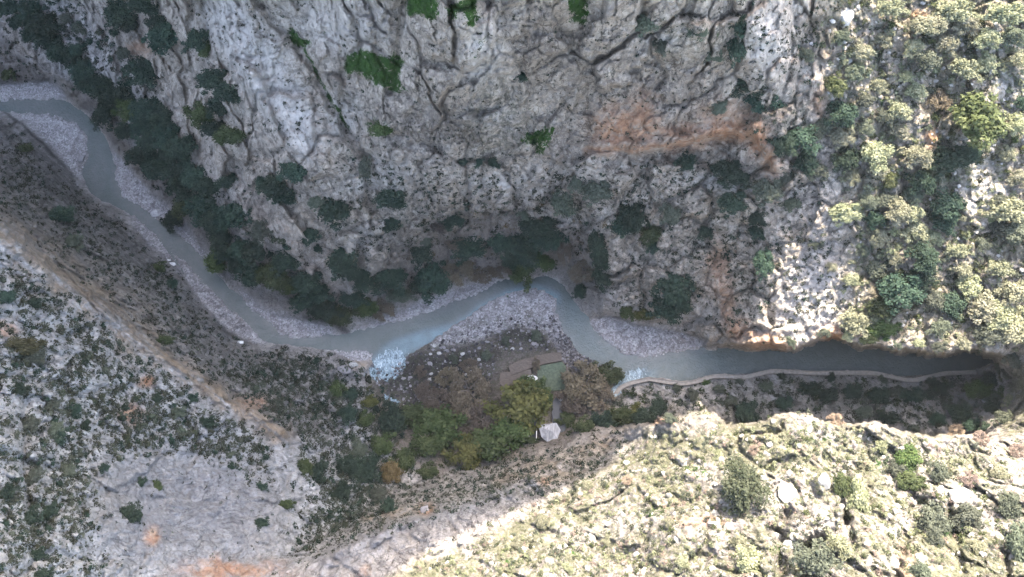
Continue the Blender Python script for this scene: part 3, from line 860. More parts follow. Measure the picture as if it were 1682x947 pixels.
leaf_mat('dark', (.020, .034, .026), (.036, .056, .042), (.060, .088, .062))
leaf_mat('green', (.030, .044, .022), (.054, .073, .035), (.090, .110, .054))
leaf_mat('olive', (.046, .050, .024), (.080, .080, .038), (.125, .118, .058))
leaf_mat('pale', (.11, .122, .078), (.20, .207, .14), (.30, .30, .215))
leaf_mat('bright', (.044, .052, .028), (.070, .080, .044), (.11, .12, .070))
leaf_mat('brown', (.10, .084, .066), (.17, .142, .110), (.25, .215, .17))
leaf_mat('ochre', (.085, .066, .034), (.13, .098, .05), (.18, .14, .075))
leaf_mat('pink', (.20, .155, .13), (.28, .225, .19), (.36, .30, .26))
leaf_mat('grey', (.055, .065, .050), (.085, .098, .075), (.125, .14, .11))
leaf_mat('scrubby', (.036, .042, .029), (.058, .065, .046), (.095, .10, .075))
bk = NT("bark")
BARK = bk.done(bk.ramp(bk.noise(bk.pos((1, 1, .2)), 4), [(.3, (.06, .05, .042)), (.7, (.19, .165, .145))]), .95, bk.noise(bk.pos(), 9), .05)


def leaf_quads(pts, nrmv, size, rg, aspect=1.6):
    n = len(pts)
    a = rg.normal(size=(n, 3))
    t = np.cross(nrmv, a)
    t /= np.linalg.norm(t, axis=1, keepdims=True) + 1e-9
    b = np.cross(nrmv, t)
    s = size * rg.uniform(.6, 1.35, (n, 1))
    t = t * s
    b = b * s / aspect
    q = np.stack([pts - t - b * .35, pts + b * -1.0 * .9 + t * .1, pts + t + b * .2, pts + b * 1.0 - t * .1], 1)
    return q.reshape(-1, 3), np.arange(n * 4).reshape(n, 4)


def crown_mesh(name, seed, n_cl, per, leaf, flat=0.8, spread=1.0, cl_r=(.13, .40), hollow=.25):
    rg = np.random.default_rng(seed)
    pts, nr, cc_ = [], [], []
    ph0, k1, k2 = rg.uniform(0, 6.28), rg.integers(2, 4), rg.integers(3, 6)
    for i in range(n_cl):
        th = rg.uniform(0, 2 * math.pi)
        ph = math.acos(rg.uniform(-.3, 1))
        lob = .80 + .20 * math.sin(th * k1 + ph0) + .16 * math.sin(th * k2 + 2 * ph0)
        rr = rg.uniform(hollow, .98) ** .8 * spread * lob
        c = np.array([rr * math.sin(ph) * math.cos(th), rr * math.sin(ph) * math.sin(th), rr * math.cos(ph) * flat])
        r = rg.uniform(*cl_r) * (1.15 - .5 * rr)
        n = int(per * (r / .33) ** 1.7) + 8
        d = rg.normal(size=(n, 3))
        d /= np.linalg.norm(d, axis=1, keepdims=True)
        p = c + d * (r * rg.uniform(.4, 1.25, (n, 1)) ** .7) * np.array([1, 1, .8])
        pts.append(p)
        o = d + .45 * np.array([0, 0, 1]) + .6 * rg.normal(size=(n, 3))
        nr.append(o / np.linalg.norm(o, axis=1, keepdims=True))
        cc_.append(np.full(n * 4, rg.uniform()))
    pts, nr = np.concatenate(pts), np.concatenate(nr)
    v, f = leaf_quads(pts, nr, leaf, rg)
    v[:, 2] += .75
    me = raw_mesh(name, v, f, False)
    a = me.attributes.new('clump', 'FLOAT', 'POINT')
    a.data.foreach_set('value', np.concatenate(cc_).astype(np.float32))
    return me


def tube(segs):
    """segs: list of (p0, p1, r0, r1) -> verts, quads"""
    V, F = [], []
    k = 6
    for (p0, p1, r0, r1) in segs:
        p0, p1 = np.array(p0, float), np.array(p1, float)
        d = p1 - p0
        d /= np.linalg.norm(d) + 1e-9
        a = np.cross(d, [0.3, 0.9, 0.1])
        a /= np.linalg.norm(a) + 1e-9
        b = np.cross(d, a)
        s = len(V) * 0 + sum(len(x) for x in V)
        ang = np.arange(k) * 2 * math.pi / k
        ring = np.cos(ang)[:, None] * a + np.sin(ang)[:, None] * b
        V.append(np.concatenate([p0 + ring * r0, p1 + ring * r1]))
        for i in range(k):
            F.append((s + i, s + (i + 1) % k, s + k + (i + 1) % k, s + k + i))
    return np.concatenate(V), np.array(F)


def trunk_mesh(seed, r=.075):
    rg = np.random.default_rng(seed)
    segs = [((0, 0, -.75), (.03, .02, -.1), r * 1.5, r * 1.1), ((.03, .02, -.1), (.0, .05, .45), r * 1.1, r * .85)]
    for i in range(5):
        th = i * 1.256 + rg.uniform(-.4, .4)
        e = np.array([.38 * math.cos(th), .38 * math.sin(th), rg.uniform(.75, 1.0)])
        segs.append(((0, .05, .42), e, r * .62, r * .38))
        for j in range(2):
            e2 = e + np.array([rg.uniform(-.25, .25) + .2 * math.cos(th), rg.uniform(-.25, .25) + .2 * math.sin(th), rg.uniform(.1, .35)])
            segs.append((e, e2, r * .38, r * .16))
    v, f = tube(segs)
    return raw_mesh("trunk", v, f)


def twig_mesh(name, seed, n=170, leafy=260):
    """crown of a leafless or dry tree: fine branching twigs and a little dead leaf"""
    rg = np.random.default_rng(seed)
    segs = []

    def grow(p, d, l, r, lev):
        e = p + d * l
        segs.append((p, e, r, r * .6))
        if lev == 0:
            return
        for _ in range(3 if lev > 1 else 4):
            nd = d + rg.normal(size=3) * .55 + np.array([0, 0, .12])
            nd /= np.linalg.norm(nd)
            grow(e, nd, l * rg.uniform(.55, .85), r * .55, lev - 1)
    for i in range(7):
        th = i * .9 + rg.uniform(-.3, .3)
        d = np.array([math.cos(th) * .75, math.sin(th) * .75, rg.uniform(.4, 1.1)])
        grow(np.array([0, 0, .3]), d / np.linalg.norm(d), .36, .022, 3)
    v, f = tube(segs)
    ends = np.array([s[1] for s in segs])
    pts = ends[rg.integers(0, len(ends), leafy)] + rg.normal(size=(leafy, 3)) * .06
    lv, lf = leaf_quads(pts, rg.normal(size=(leafy, 3)) + [0, 0, .6], .035, rg)
    return raw_mesh(name, np.concatenate([v, lv]), np.concatenate([f, lf + len(v)]), False)


CR = {}
for kind in LEAF:
    CR[kind] = []
for kind in ('dark', 'green', 'olive', 'pale', 'bright', 'grey', 'ochre'):
    for s in range(4 if kind in ('dark', 'pale', 'grey') else 2):
        big = crown_mesh("crown", len(kind) * 31 + s * 7 + 1, 46, 120, .066, .85 if kind != 'olive' else 1.0)
        big.materials.append(LEAF[kind])
        CR[kind].append(big)
for kind in ('brown', 'pink'):
    for s in range(2):
        t = twig_mesh("crown", 50 + s + len(kind), leafy=4200)
        t.materials.append(LEAF[kind])
        CR[kind].append(t)
TR = [trunk_mesh(s) for s in range(4)]
for t in TR:
    t.materials.append(BARK)

# landmarks used to say which plant is which
MARKS = [(900, 710, "the pale hut roof"), (872, 622, "the small white rock"), (1625, 600, "the pale slab at the river's end"), (620, 112, "the bright grass ledge on the cliff"),
         (1150, 240, "the orange arch in the cliff"), (1597, 189, "the big bright green tree"), (1220, 810, "the big ridge bush"), (1623, 509, "the largest pale crown"),
         (857, 401, "the big bend tree"), (633, 597, "the white rapids"), (1045, 618, "the blue-white outfall"), (850, 668, "the big olive-yellow tree"), (958, 632, "the brown bare tree"),
         (641, 780, "the ochre bush"), (240, 115, "the lone round cliff tree"), (440, 110, "the white rock rib"), (1060, 550, "the gravel bar under the cliff"), (95, 225, "the striped gravel fan"),
         (283, 436, "the white bank boulder"), (35, 573, "the olive-brown bush"), (300, 830, "the bare pale slab"), (385, 935, "the orange bottom rock"),
         (1370, 138, "the yellow-green bush"), (1386, 28, "the pointed pale boulder"), (885, 228, "the green patch on the cliff face"), (1410, 820, "the tall ridge bush"),
         (1036, 352, "the pointed dark tree on the cliff"), (1103, 482, "the tall dark tree"), (641, 367, "the small square dark bush"), (300, 605, "the tan rock band"),
         (490, 62, "the small green wedge in the crack"), (695, 12, "the grass patch at the top edge"), (1373, 692, "the pink crest bush"), (1300, 612, "the river walkway"), (1485, 752, "the twiggy ridge bush"),
         (1640, 180, "the white bare rock"), (1195, 525, "the orange stain above the river"), (720, 860, "the shaded pale spur"), (90, 690, "the left dark crack"), (540, 620, "the scrubby bank")]
used_labels = {}
ORD = ['', 'second', 'third', 'fourth', 'fifth', 'sixth', 'seventh', 'eighth', 'ninth', 'tenth', 'eleventh', 'twelfth']


def where(u, v, skip=None):
    ds = sorted((math.hypot(u - x, v - y), x, y, n) for (x, y, n) in MARKS if n != skip)
    d, x, y, n = ds[0]
    a = math.degrees(math.atan2(y - v, u - x)) % 360
    w = ['right of', 'upper right of', 'above', 'upper left of', 'left of', 'lower left of', 'below', 'lower right of'][int((a + 22.5) // 45) % 8]
    return d, w, n


def queue_label(adj, u, v):
    return adj, where(u, v)


PEND = []


def flush_labels():
    """labels by what stands nearby; things of one look on one side of one landmark are counted outwards from it"""
    PEND.sort(key=lambda e: e[2][0])
    cnt = {}
    for o, adj, (d, w, n) in PEND:
        k = (adj, w, n)
        cnt[k] = cnt.get(k, 0) + 1
        c = cnt[k]
        near = '' if c == 1 else (ORD[c - 1] if c <= len(ORD) else 'outlying')
        txt = (f"{near} " if near else '') + adj + f" {w} {n}"
        o['label'] = txt


def surf(u, v):
    return at(u, v)


def place_plant(u, v, rx, ry, kind, name=None, label=None, cat=None, group=None, idx=[0]):
    idx[0] += 1
    r0 = random.Random(idx[0] * 13)
    p = surf(u, v)
    depth = p[1] * st - (p[2] - CAM_Z) * ct
    rxm, rym = rx * K * depth, ry * K * depth
    rm = (rxm + rym) / 2
    n = nrm(u, v)
    h = rm * .62
    b = p + n * rm * .12 * (1 - n[2])
    q = to_px(b + np.array([0, 0, h]))
    u2, v2 = 2 * u - q[0], 2 * v - q[1]
    p = surf(u2, v2)
    base = p + np.array([n[0], n[1], 0]) * rm * .30
    big = rm > 1.0
    kn = {'dark': 'evergreen_tree', 'green': 'green_tree', 'olive': 'olive_tree', 'pale': 'pale_bush', 'bright': 'bright_tree', 'brown': 'bare_tree', 'ochre': 'ochre_bush', 'pink': 'dry_bush', 'grey': 'grey_green_bush'}[kind]
    root = bpy.data.objects.new(name or kn, None)
    COL.objects.link(root)
    root.empty_display_size = .2
    root.location = base
    rz = r0.uniform(0, 6.28)
    c = bpy.data.objects.new("crown", r0.choice(CR[kind]))
    COL.objects.link(c)
    c.parent = root
    c.rotation_euler = (r0.uniform(-.1, .1), r0.uniform(-.1, .1), 0 if abs(rx - ry) > 4 else rz)
    f = 1.3 if kind in ('dark', 'green', 'olive', 'brown') else 1.2
    c.scale = (rxm * f, rym * f, rm * .95)
    t = bpy.data.objects.new("trunk", r0.choice(TR))
    COL.objects.link(t)
    t.parent = root
    t.rotation_euler = (0, 0, rz)
    t.scale = (rm * .9, rm * .9, rm * .9)
    root['category'] = cat or {'pale': 'bush', 'ochre': 'bush', 'pink': 'bush', 'grey': 'bush'}.get(kind, 'tree')
    root['group'] = group or {'dark': 'dark evergreen trees of the shaded cliffs', 'green': 'green trees of the gorge', 'olive': 'olive-yellow trees in the valley', 'pale': 'pale bushes on the sunlit slopes', 'bright': 'bright green sunlit trees',
                              'brown': 'leafless brown trees', 'ochre': 'ochre bushes', 'pink': 'dry pinkish bushes on the crest', 'grey': 'grey-green bushes'}[kind]
    if label:
        root['label'] = label
    else:
        sz = 'tiny' if rm < .9 else 'small' if rm < 2.0 else 'middling' if rm < 3.6 else 'large'
        shape = 'tall' if ry > rx * 1.25 else 'broad' if rx > ry * 1.25 else 'round'
        look = {'dark': 'dark evergreen tree', 'green': 'mid-green tree', 'olive': 'olive-yellow tree', 'pale': 'pale grey-green bush', 'bright': 'bright green tree', 'brown': 'leafless brown tree', 'ochre': 'ochre bush', 'pink': 'dry pinkish bush', 'grey': 'dull grey-green bush'}[kind]
        PEND.append((root, f"{sz} {shape} {look}", where(u, v, None)))
    return root


D = 'dark'
PLANTS = [
    # shaded belt above the left river arm
    (50, 14, 22, 18, D), (78, 37, 26, 20, D), (57, 51, 18, 14, D), (84, 64, 24, 18, D), (101, 84, 22, 18, D), (122, 92, 20, 18, D), (142, 112, 20, 18, D), (150, 135, 20, 18, D), (172, 140, 22, 18, D),
    (176, 184, 18, 24, D), (195, 162, 22, 20, D), (216, 178, 22, 20, 'green'), (250, 178, 26, 20, D), (243, 205, 24, 22, D), (270, 190, 22, 20, D), (280, 220, 26, 22, D), (255, 232, 22, 20, D), (305, 243, 24, 22, D),
    (232, 257, 24, 16, D), (265, 270, 24, 22, D), (297, 270, 26, 22, D), (325, 288, 26, 22, D), (304, 306, 24, 20, D), (340, 304, 20, 20, D), (288, 361, 16, 18, D), (304, 335, 22, 18, 'green'), (338, 338, 28, 24, D), (385, 355, 24, 26, D),
    (358, 361, 22, 22, D), (368, 390, 20, 22, D), (399, 408, 20, 18, D), (360, 425, 20, 18, 'green'), (422, 411, 22, 18, D), (416, 447, 22, 18, D), (450, 452, 26, 22, 'green'), (473, 428, 24, 18, D), (507, 462, 24, 18, D), (520, 482, 22, 16, D), (534, 506, 24, 18, D), (560, 515, 22, 18, 'green'),
    (395, 432, 18, 16, D), (480, 466, 22, 15, 'green'), (500, 495, 22, 12, D), (375, 415, 16, 14, D), (20, 10, 18, 16, D), (30, 35, 14, 12, D), (130, 80, 14, 12, D), (210, 215, 16, 14, D), (280, 250, 18, 16, D),
    # upper left cliff
    (240, 115, 26, 27, D), (274, 61, 24, 28, D), (203, 22, 24, 24, D), (214, 36, 18, 14, D), (240, 10, 26, 18, D), (262, 38, 18, 18, D), (328, 62, 18, 22, D), (338, 80, 14, 10, 'green'), (355, 130, 26, 16, D), (378, 154, 24, 18, D), (331, 186, 26, 24, 'green'), (360, 176, 20, 16, D),
    (385, 222, 26, 16, 'green'), (358, 212, 20, 15, D), (483, 278, 20, 22, D), (456, 305, 22, 20, D), (434, 300, 13, 14, D), (375, 297, 12, 16, D), (507, 388, 14, 14, D), (468, 320, 22, 14, D), (547, 344, 24, 22, D), (433, 378, 18, 18, 'grey'), (524, 406, 7, 7, D), (130, 45, 13, 10, 'grey'), (206, 85, 12, 10, 'grey'), (110, 30, 12, 10, 'grey'),
    # foot of the middle cliff
    (644, 325, 27, 16, D), (641, 367, 14, 14, D), (742, 362, 17, 13, D), (566, 430, 26, 28, D), (590, 455, 22, 18, D), (638, 452, 32, 22, D), (693, 411, 17, 22, D), (710, 452, 26, 26, D), (770, 405, 28, 20, D), (690, 470, 20, 14, D), (823, 395, 20, 20, D), (857, 401, 34, 34, D), (884, 371, 30, 18, D), (857, 447, 22, 22, 'green'), (905, 390, 22, 22, D),
    (893, 425, 20, 16, 'green'), (982, 398, 14, 26, D), (990, 425, 14, 20, D), (990, 452, 14, 18, D), (955, 478, 11, 12, D), (1040, 350, 20, 30, D), (1023, 370, 20, 18, D), (1066, 378, 20, 18, 'green'), (1076, 400, 12, 14, D), (1105, 468, 26, 24, D), (1097, 500, 28, 24, D), (1118, 488, 16, 24, D), (1030, 510, 13, 12, 'green'), (1060, 514, 18, 10, 'olive'), (790, 445, 22, 16, 'brown'), (749, 440, 26, 22, 'brown'),
    (722, 367, 20, 20, 'brown'), (750, 395, 22, 16, 'brown'), (840, 425, 18, 14, D), (960, 440, 18, 22, 'brown'), (925, 408, 14, 22, 'brown'), (820, 440, 20, 12, 'brown'), (625, 505, 22, 16, 'brown'), (600, 500, 22, 16, 'green'), (580, 490, 20, 14, D), (660, 485, 22, 12, 'grey'), (800, 345, 10, 10, 'brown'), (858, 350, 12, 10, 'grey'), (925, 330, 22, 28, 'grey'),
    (626, 208, 20, 14, 'green'), (600, 275, 12, 20, 'grey'), (855, 125, 12, 12, D), (760, 265, 9, 6, D), (785, 268, 9, 6, D), (810, 268, 12, 8, D), (980, 310, 26, 20, 'grey'), (946, 300, 12, 14, 'grey'), (1100, 350, 20, 16, 'grey'), (700, 395, 10, 8, 'grey'), (520, 330, 14, 10, 'grey'),
    # right part of the shaded cliff
    (1208, 334, 23, 17, D), (1244, 357, 20, 14, D), (1246, 380, 16, 14, D), (1160, 381, 12, 11, D), (1258, 436, 15, 20, D), (1194, 276, 26, 14, D), (1210, 292, 24, 14, D), (1127, 267, 13, 17, D), (1218, 40, 20, 18, D), (1208, 74, 15, 26, D), (1225, 142, 30, 18, D), (1246, 168, 22, 26, D), (1282, 236, 20, 17, D), (1312, 228, 24, 28, D),
    (1320, 262, 20, 16, D), (1260, 310, 26, 20, 'grey'), (1172, 96, 18, 12, 'grey'), (1148, 55, 18, 14, 'grey'), (1065, 40, 22, 16, 'grey'), (1090, 75, 18, 14, 'grey'), (1300, 335, 16, 12, 'grey'), (1345, 210, 16, 18, 'grey'), (1180, 175, 16, 12, 'grey'), (1383, 186, 24, 22, D), (1380, 60, 16, 10, 'grey'), (1320, 90, 14, 14, 'grey'), (1345, 280, 20, 14, 'grey'), (1290, 290, 14, 14, 'grey'), (1390, 260, 22, 18, D),
    # sunlit slope at upper right
    (1370, 138, 20, 16, 'bright'), (1410, 82, 20, 17, 'pale'), (1444, 64, 18, 15, 'pale'), (1434, 250, 26, 24, 'pale'), (1502, 257, 23, 22, 'pale'), (1464, 297, 15, 15, 'bright'), (1597, 189, 48, 40, 'bright'), (1383, 223, 22, 15, 'pale'), (1488, 125, 11, 12, 'pale'), (1502, 147, 16, 16, 'pale'), (1515, 44, 24, 18, 'pale'), (1539, 38, 20, 16, 'pale'),
    (1569, 18, 32, 22, 'pale'), (1647, 24, 36, 20, 'pale'), (1461, 14, 24, 16, 'pale'), (1583, 40, 22, 16, 'pale'), (1519, 98, 22, 22, 'grey'), (1583, 111, 24, 20, 'pale'), (1620, 101, 20, 16, 'pale'), (1539, 162, 20, 18, 'brown'), (1667, 203, 20, 18, 'pale'), (1678, 170, 12, 14, 'dark'), (1390, 347, 28, 16, 'pale'), (1470, 343, 24, 22, 'pale'), (1495, 350, 16, 16, 'pale'), (1444, 388, 18, 15, 'pale'),
    (1471, 424, 15, 13, 'pale'), (1505, 378, 20, 20, 'pale'), (1549, 335, 26, 26, D), (1545, 365, 22, 20, D), (1512, 421, 24, 24, D), (1478, 478, 34, 26, D), (1450, 500, 24, 20, 'green'), (1441, 440, 22, 16, 'grey'), (1515, 455, 24, 18, D), (1397, 459, 15, 10, 'pale'), (1367, 438, 9, 8, 'pale'), (1404, 526, 22, 24, 'pale'), (1455, 540, 24, 14, 'green'), (1573, 411, 20, 13, 'pale'), (1608, 500, 26, 26, 'pale'), (1634, 512, 28, 30, 'pale'),
    (1661, 479, 22, 24, 'pale'), (1650, 540, 28, 24, 'pale'), (1670, 530, 18, 26, 'pale'), (1620, 550, 24, 16, 'grey'), (1657, 344, 30, 24, 'pale'), (1670, 380, 24, 26, 'grey'), (1640, 372, 18, 16, 'grey'), (1640, 440, 20, 15, 'pale'), (1590, 470, 20, 18, 'pale'), (1580, 440, 16, 14, 'pale'), (1560, 500, 22, 20, D), (1530, 490, 18, 18, 'grey'), (1440, 280, 16, 14, 'pale'), (1560, 260, 34, 20, D), (1590, 250, 20, 16, D), (1440, 140, 15, 14, 'pale'),
    (1420, 165, 16, 14, 'grey'), (1475, 180, 16, 18, 'pale'), (1475, 215, 14, 16, 'pale'), (1450, 190, 14, 16, 'grey'), (1400, 120, 16, 14, 'grey'), (1620, 60, 22, 16, 'pale'), (1600, 70, 20, 14, 'grey'), (1550, 70, 20, 18, 'pale'), (1500, 75, 18, 14, 'pale'), (1400, 290, 14, 12, 'pale'), (1460, 330, 20, 12, 'grey'), (1510, 300, 20, 20, D), (1500, 320, 18, 14, 'grey'), (1340, 400, 10, 8, 'grey'), (1425, 330, 16, 16, 'grey'), (1435, 360, 16, 14, D), (1640, 330, 14, 12, 'grey'), (1540, 540, 18, 14, 'grey'), (1420, 410, 10, 10, 'grey'), (1660, 60, 22, 16, 'grey'), (1675, 100, 16, 18, 'pale'), (1655, 250, 16, 12, 'pale'), (1672, 290, 16, 14, 'pale'), (1530, 390, 16, 14, 'pale'), (1610, 400, 12, 12, 'grey'), (1420, 210, 14, 14, 'grey'), (1535, 285, 16, 12, 'grey'),
    # sunlit ridge
    (1220, 810, 40, 36, 'dark'), (1485, 752, 22, 20, 'green'), (1474, 774, 18, 16, 'grey'), (1495, 796, 20, 16, 'green'), (1410, 820, 17, 32, 'pale'), (1336, 924, 34, 28, 'grey'), (1377, 897, 22, 18, 'pale'), (1228, 926, 22, 22, 'pale'), (1218, 894, 16, 14, 'pale'), (1535, 863, 26, 24, 'grey'), (1588, 852, 27, 20, 'grey'), (1535, 887, 18, 14, 'grey'), (1657, 836, 24, 20, 'grey'), (1674, 897, 20, 30, 'grey'), (1373, 694, 14, 12, 'pink'),
    (1571, 711, 14, 12, 'pink'), (1610, 722, 13, 12, 'pink'), (1674, 745, 14, 14, 'pink'), (1545, 778, 18, 14, 'grey'), (1590, 790, 18, 12, 'pink'), (1380, 800, 12, 22, 'green'), (1640, 780, 14, 14, 'pale'), (1095, 760, 10, 9, 'pale'), (965, 800, 10, 9, 'pale'), (850, 895, 12, 9, 'pale'), (890, 858, 12, 8, 'pale'), (1030, 790, 10, 8, 'pink'), (1290, 720, 12, 10, 'pale'), (1450, 730, 14, 11, 'pale'), (1510, 940, 16, 18, 'grey'), (1610, 905, 14, 14, 'pale'), (1180, 750, 11, 9, 'pale'), (1240, 740, 10, 8, 'pink'), (1100, 860, 10, 8, 'pale'), (1000, 890, 11, 9, 'pale'), (930, 935, 12, 9, 'pale'), (1120, 925, 13, 10, 'pale'), (690, 930, 9, 7, 'pale'),
    # shaded strip by the walkway
    (1228, 684, 22, 18, D), (1060, 690, 22, 14, D), (1082, 668, 14, 12, D), (1020, 688, 26, 16, 'green'), (1045, 680, 20, 14, 'olive'), (990, 692, 18, 14, D), (1100, 690, 12, 8, 'grey'), (1330, 640, 18, 11, D), (1360, 650, 16, 10, D), (1400, 645, 18, 11, D), (1440, 650, 20, 12, D), (1470, 645, 18, 10, 'grey'), (1500, 650, 20, 12, D), (1540, 640, 18, 12, D), (1610, 645, 22, 16, 'green'), (1630, 625, 16, 12, D), (1580, 680, 18, 12, D), (1460, 690, 16, 10, D), (1540, 690, 14, 9, D), (1200, 660, 14, 9, 'grey'), (1290, 665, 14, 9, D), (1140, 650, 12, 8, 'grey'), (1180, 640, 12, 7, 'grey'), (1420, 680, 14, 9, 'grey'), (1600, 700, 16, 9, D), (1630, 670, 14, 12, D), (1648, 606, 14, 10, 'grey'), (1652, 640, 16, 14, 'green'), (1650, 690, 16, 14, 'grey'), (1640, 655, 14, 10, 'grey'), (1625, 700, 18, 12, D), (1300, 560, 10, 7, 'grey'), (1352, 545, 12, 7, 'grey'), (1392, 553, 10, 8, 'pale'), (1428, 560, 14, 8, 'green'), (1470, 568, 12, 7, 'grey'), (1508, 562, 12, 7, 'pale'), (1545, 572, 14, 8, 'grey'), (1582, 566, 14, 10, 'pale'), (1612, 572, 14, 9, 'grey'), (1255, 560, 8, 5, 'grey'), (1260, 635, 12, 7, 'grey'), (1500, 705, 12, 6, 'grey'),
    # valley floor
    (850, 668, 42, 46, 'olive'), (838, 705, 34, 30, 'green'), (800, 735, 34, 28, 'green'), (760, 745, 30, 26, 'olive'), (725, 705, 38, 32, 'green'), (700, 730, 28, 22, 'green'), (680, 685, 28, 20, 'green'), (645, 692, 24, 20, D), (890, 650, 18, 24, 'green'), (870, 640, 22, 18, 'green'), (600, 775, 26, 22, D), (570, 770, 20, 18, D), (641, 780, 18, 18, 'ochre'), (607, 660, 15, 9, 'olive'), (660, 760, 22, 18, 'green'), (630, 730, 20, 18, 'green'), (590, 740, 16, 14, 'grey'), (958, 632, 36, 34, 'brown'), (1000, 618, 26, 18, 'green'), (975, 612, 20, 14, 'green'), (980, 655, 26, 22, 'brown'), (940, 660, 20, 24, 'brown'), (930, 690, 14, 14, 'green'), (960, 700, 18, 12, 'green'), (770, 640, 30, 40, 'brown'), (790, 690, 26, 24, 'brown'), (715, 655, 24, 18, 'brown'), (600, 690, 16, 12, 'green'), (570, 680, 15, 13, D), (555, 640, 15, 12, 'green'), (560, 810, 18, 14, D), (620, 815, 16, 12, 'grey'), (700, 775, 20, 12, 'green'), (880, 600, 7, 12, 'brown'), (575, 650, 12, 10, D), (870, 725, 14, 6, 'green'), (520, 780, 18, 14, D), (500, 770, 14, 12, 'green'), (640, 835, 14, 10, D),
    (700, 645, 20, 16, 'brown'), (735, 620, 18, 14, 'brown'), (690, 612, 12, 9, 'brown'), (770, 600, 14, 10, 'brown'), (800, 585, 10, 8, 'grey'), (830, 560, 10, 7, 'grey'), (880, 552, 11, 8, 'grey'), (745, 590, 9, 7, 'grey'),
    (1110, 637, 8, 6, 'grey'), (1160, 629, 7, 5, 'green'), (1215, 626, 8, 5, 'grey'), (1285, 618, 8, 5, D), (1365, 621, 9, 6, D), (1450, 625, 9, 6, 'grey'), (1530, 628, 10, 6, D), (1655, 615, 14, 12, 'grey'), (1662, 588, 16, 12, 'grey'), (1645, 620, 12, 9, 'green'), (1660, 660, 14, 14, 'pale'),
    # left slopes
    (35, 573, 30, 16, 'olive'), (55, 590, 20, 12, 'grey'), (88, 663, 14, 12, 'grey'), (90, 708, 16, 12, 'grey'), (25, 720, 16, 12, 'grey'), (231, 793, 8, 8, 'dark'), (258, 797, 9, 7, 'green'), (202, 670, 7, 7, D), (210, 845, 18, 14, D), (50, 850, 14, 16, D), (100, 355, 22, 12, D), (120, 400, 16, 14, 'grey'), (18, 120, 14, 10, 'green'), (40, 245, 14, 9, 'green'), (95, 720, 12, 14, D), (50, 700, 18, 14, 'grey'), (30, 640, 12, 9, D), (80, 842, 14, 10, D), (60, 910, 16, 10, D), (110, 775, 16, 12, 'grey'), (55, 785, 12, 16, 'grey'), (10, 490, 12, 14, D), (55, 500, 14, 8, D), (260, 440, 14, 10, 'green'), (280, 470, 12, 8, D), (270, 560, 14, 8, 'green'), (340, 695, 14, 9, D), (290, 680, 14, 9, 'grey'), (430, 800, 9, 6, D), (470, 830, 14, 8, 'green'), (430, 860, 12, 7, D), (10, 810, 14, 12, D), (140, 700, 9, 8, D), (155, 660, 9, 8, 'grey'), (70, 945, 18, 9, D), (225, 850, 12, 8, D), (170, 770, 8, 8, D), (315, 655, 10, 7, D), (255, 655, 10, 8, D), (120, 675, 12, 9, D),
]
SPECIAL = {(240, 115): "round dark evergreen tree standing alone on the upper-left cliff, shadow crevice behind it", (857, 401): "biggest dark evergreen tree hanging over the river bend at the cliff foot",
           (1220, 810): "big round dark green bush with bare twigs on the sunlit ridge", (850, 668): "big olive-yellow tree between the garden and the pale hut roof", (641, 780): "ochre autumn bush among dark trees in the shaded gully",
           (958, 632): "brown leafless tree with fine twigs beside the garden and outfall", (35, 573): "olive-brown bush by the tan band on the left slope", (1370, 138): "yellow-green bush standing at the shadow's edge below the pointed boulder",
           (1410, 820): "tall narrow grey-green bush on the sunlit ridge, right of the big dark bush", (1040, 350): "pointed dark evergreen tree on the cliff between arch and river", (1105, 468): "upper crown of the tall dark tree pair above the gravel bar",
           (641, 367): "small square dark bush on pale rock under a wider dark bush", (1373, 694): "pink dry bush rising from the ridge crest against the shaded river strip", (1485, 752): "dark twiggy green bush near the crest of the sunlit ridge",
           (1634, 512): "largest pale crown above the river's right end near the photo's edge", (1597, 189): "big bright green tree on the sunlit slope, casting a dark shadow below",
           (607, 660): "small yellow-green bush left of the thin white cascade", (857, 447): "green tree overhanging the water at the river bend", (1228, 684): "dark tree half hidden behind the lit crest notch", (231, 793): "single round dark shrub on the bare pale slab", (258, 797): "green shrub pair on the bare pale slab, beside the round one"}
for (u, v, a, b, k) in PLANTS:
    place_plant(u, v, a, b, k, label=SPECIAL.get((u, v)))

# ------------------------------------------------------------------ scattered shrubs
SH = []
for s in range(6):
    rg = np.random.default_rng(200 + s)
    n = 60
    d = rg.normal(size=(n, 3))
    d[:, 2] = np.abs(d[:, 2])
    d /= np.linalg.norm(d, axis=1, keepdims=True)
    p = d * rg.uniform(.5, 1, (n, 1)) * np.array([1 + .3 * math.sin(s), 1 - .3 * math.sin(s), .75])
    o = d + .5 * rg.normal(size=(n, 3)) + [0, 0, .3]
    SH.append(leaf_quads(p, o / np.linalg.norm(o, axis=1, keepdims=True), .30, rg))

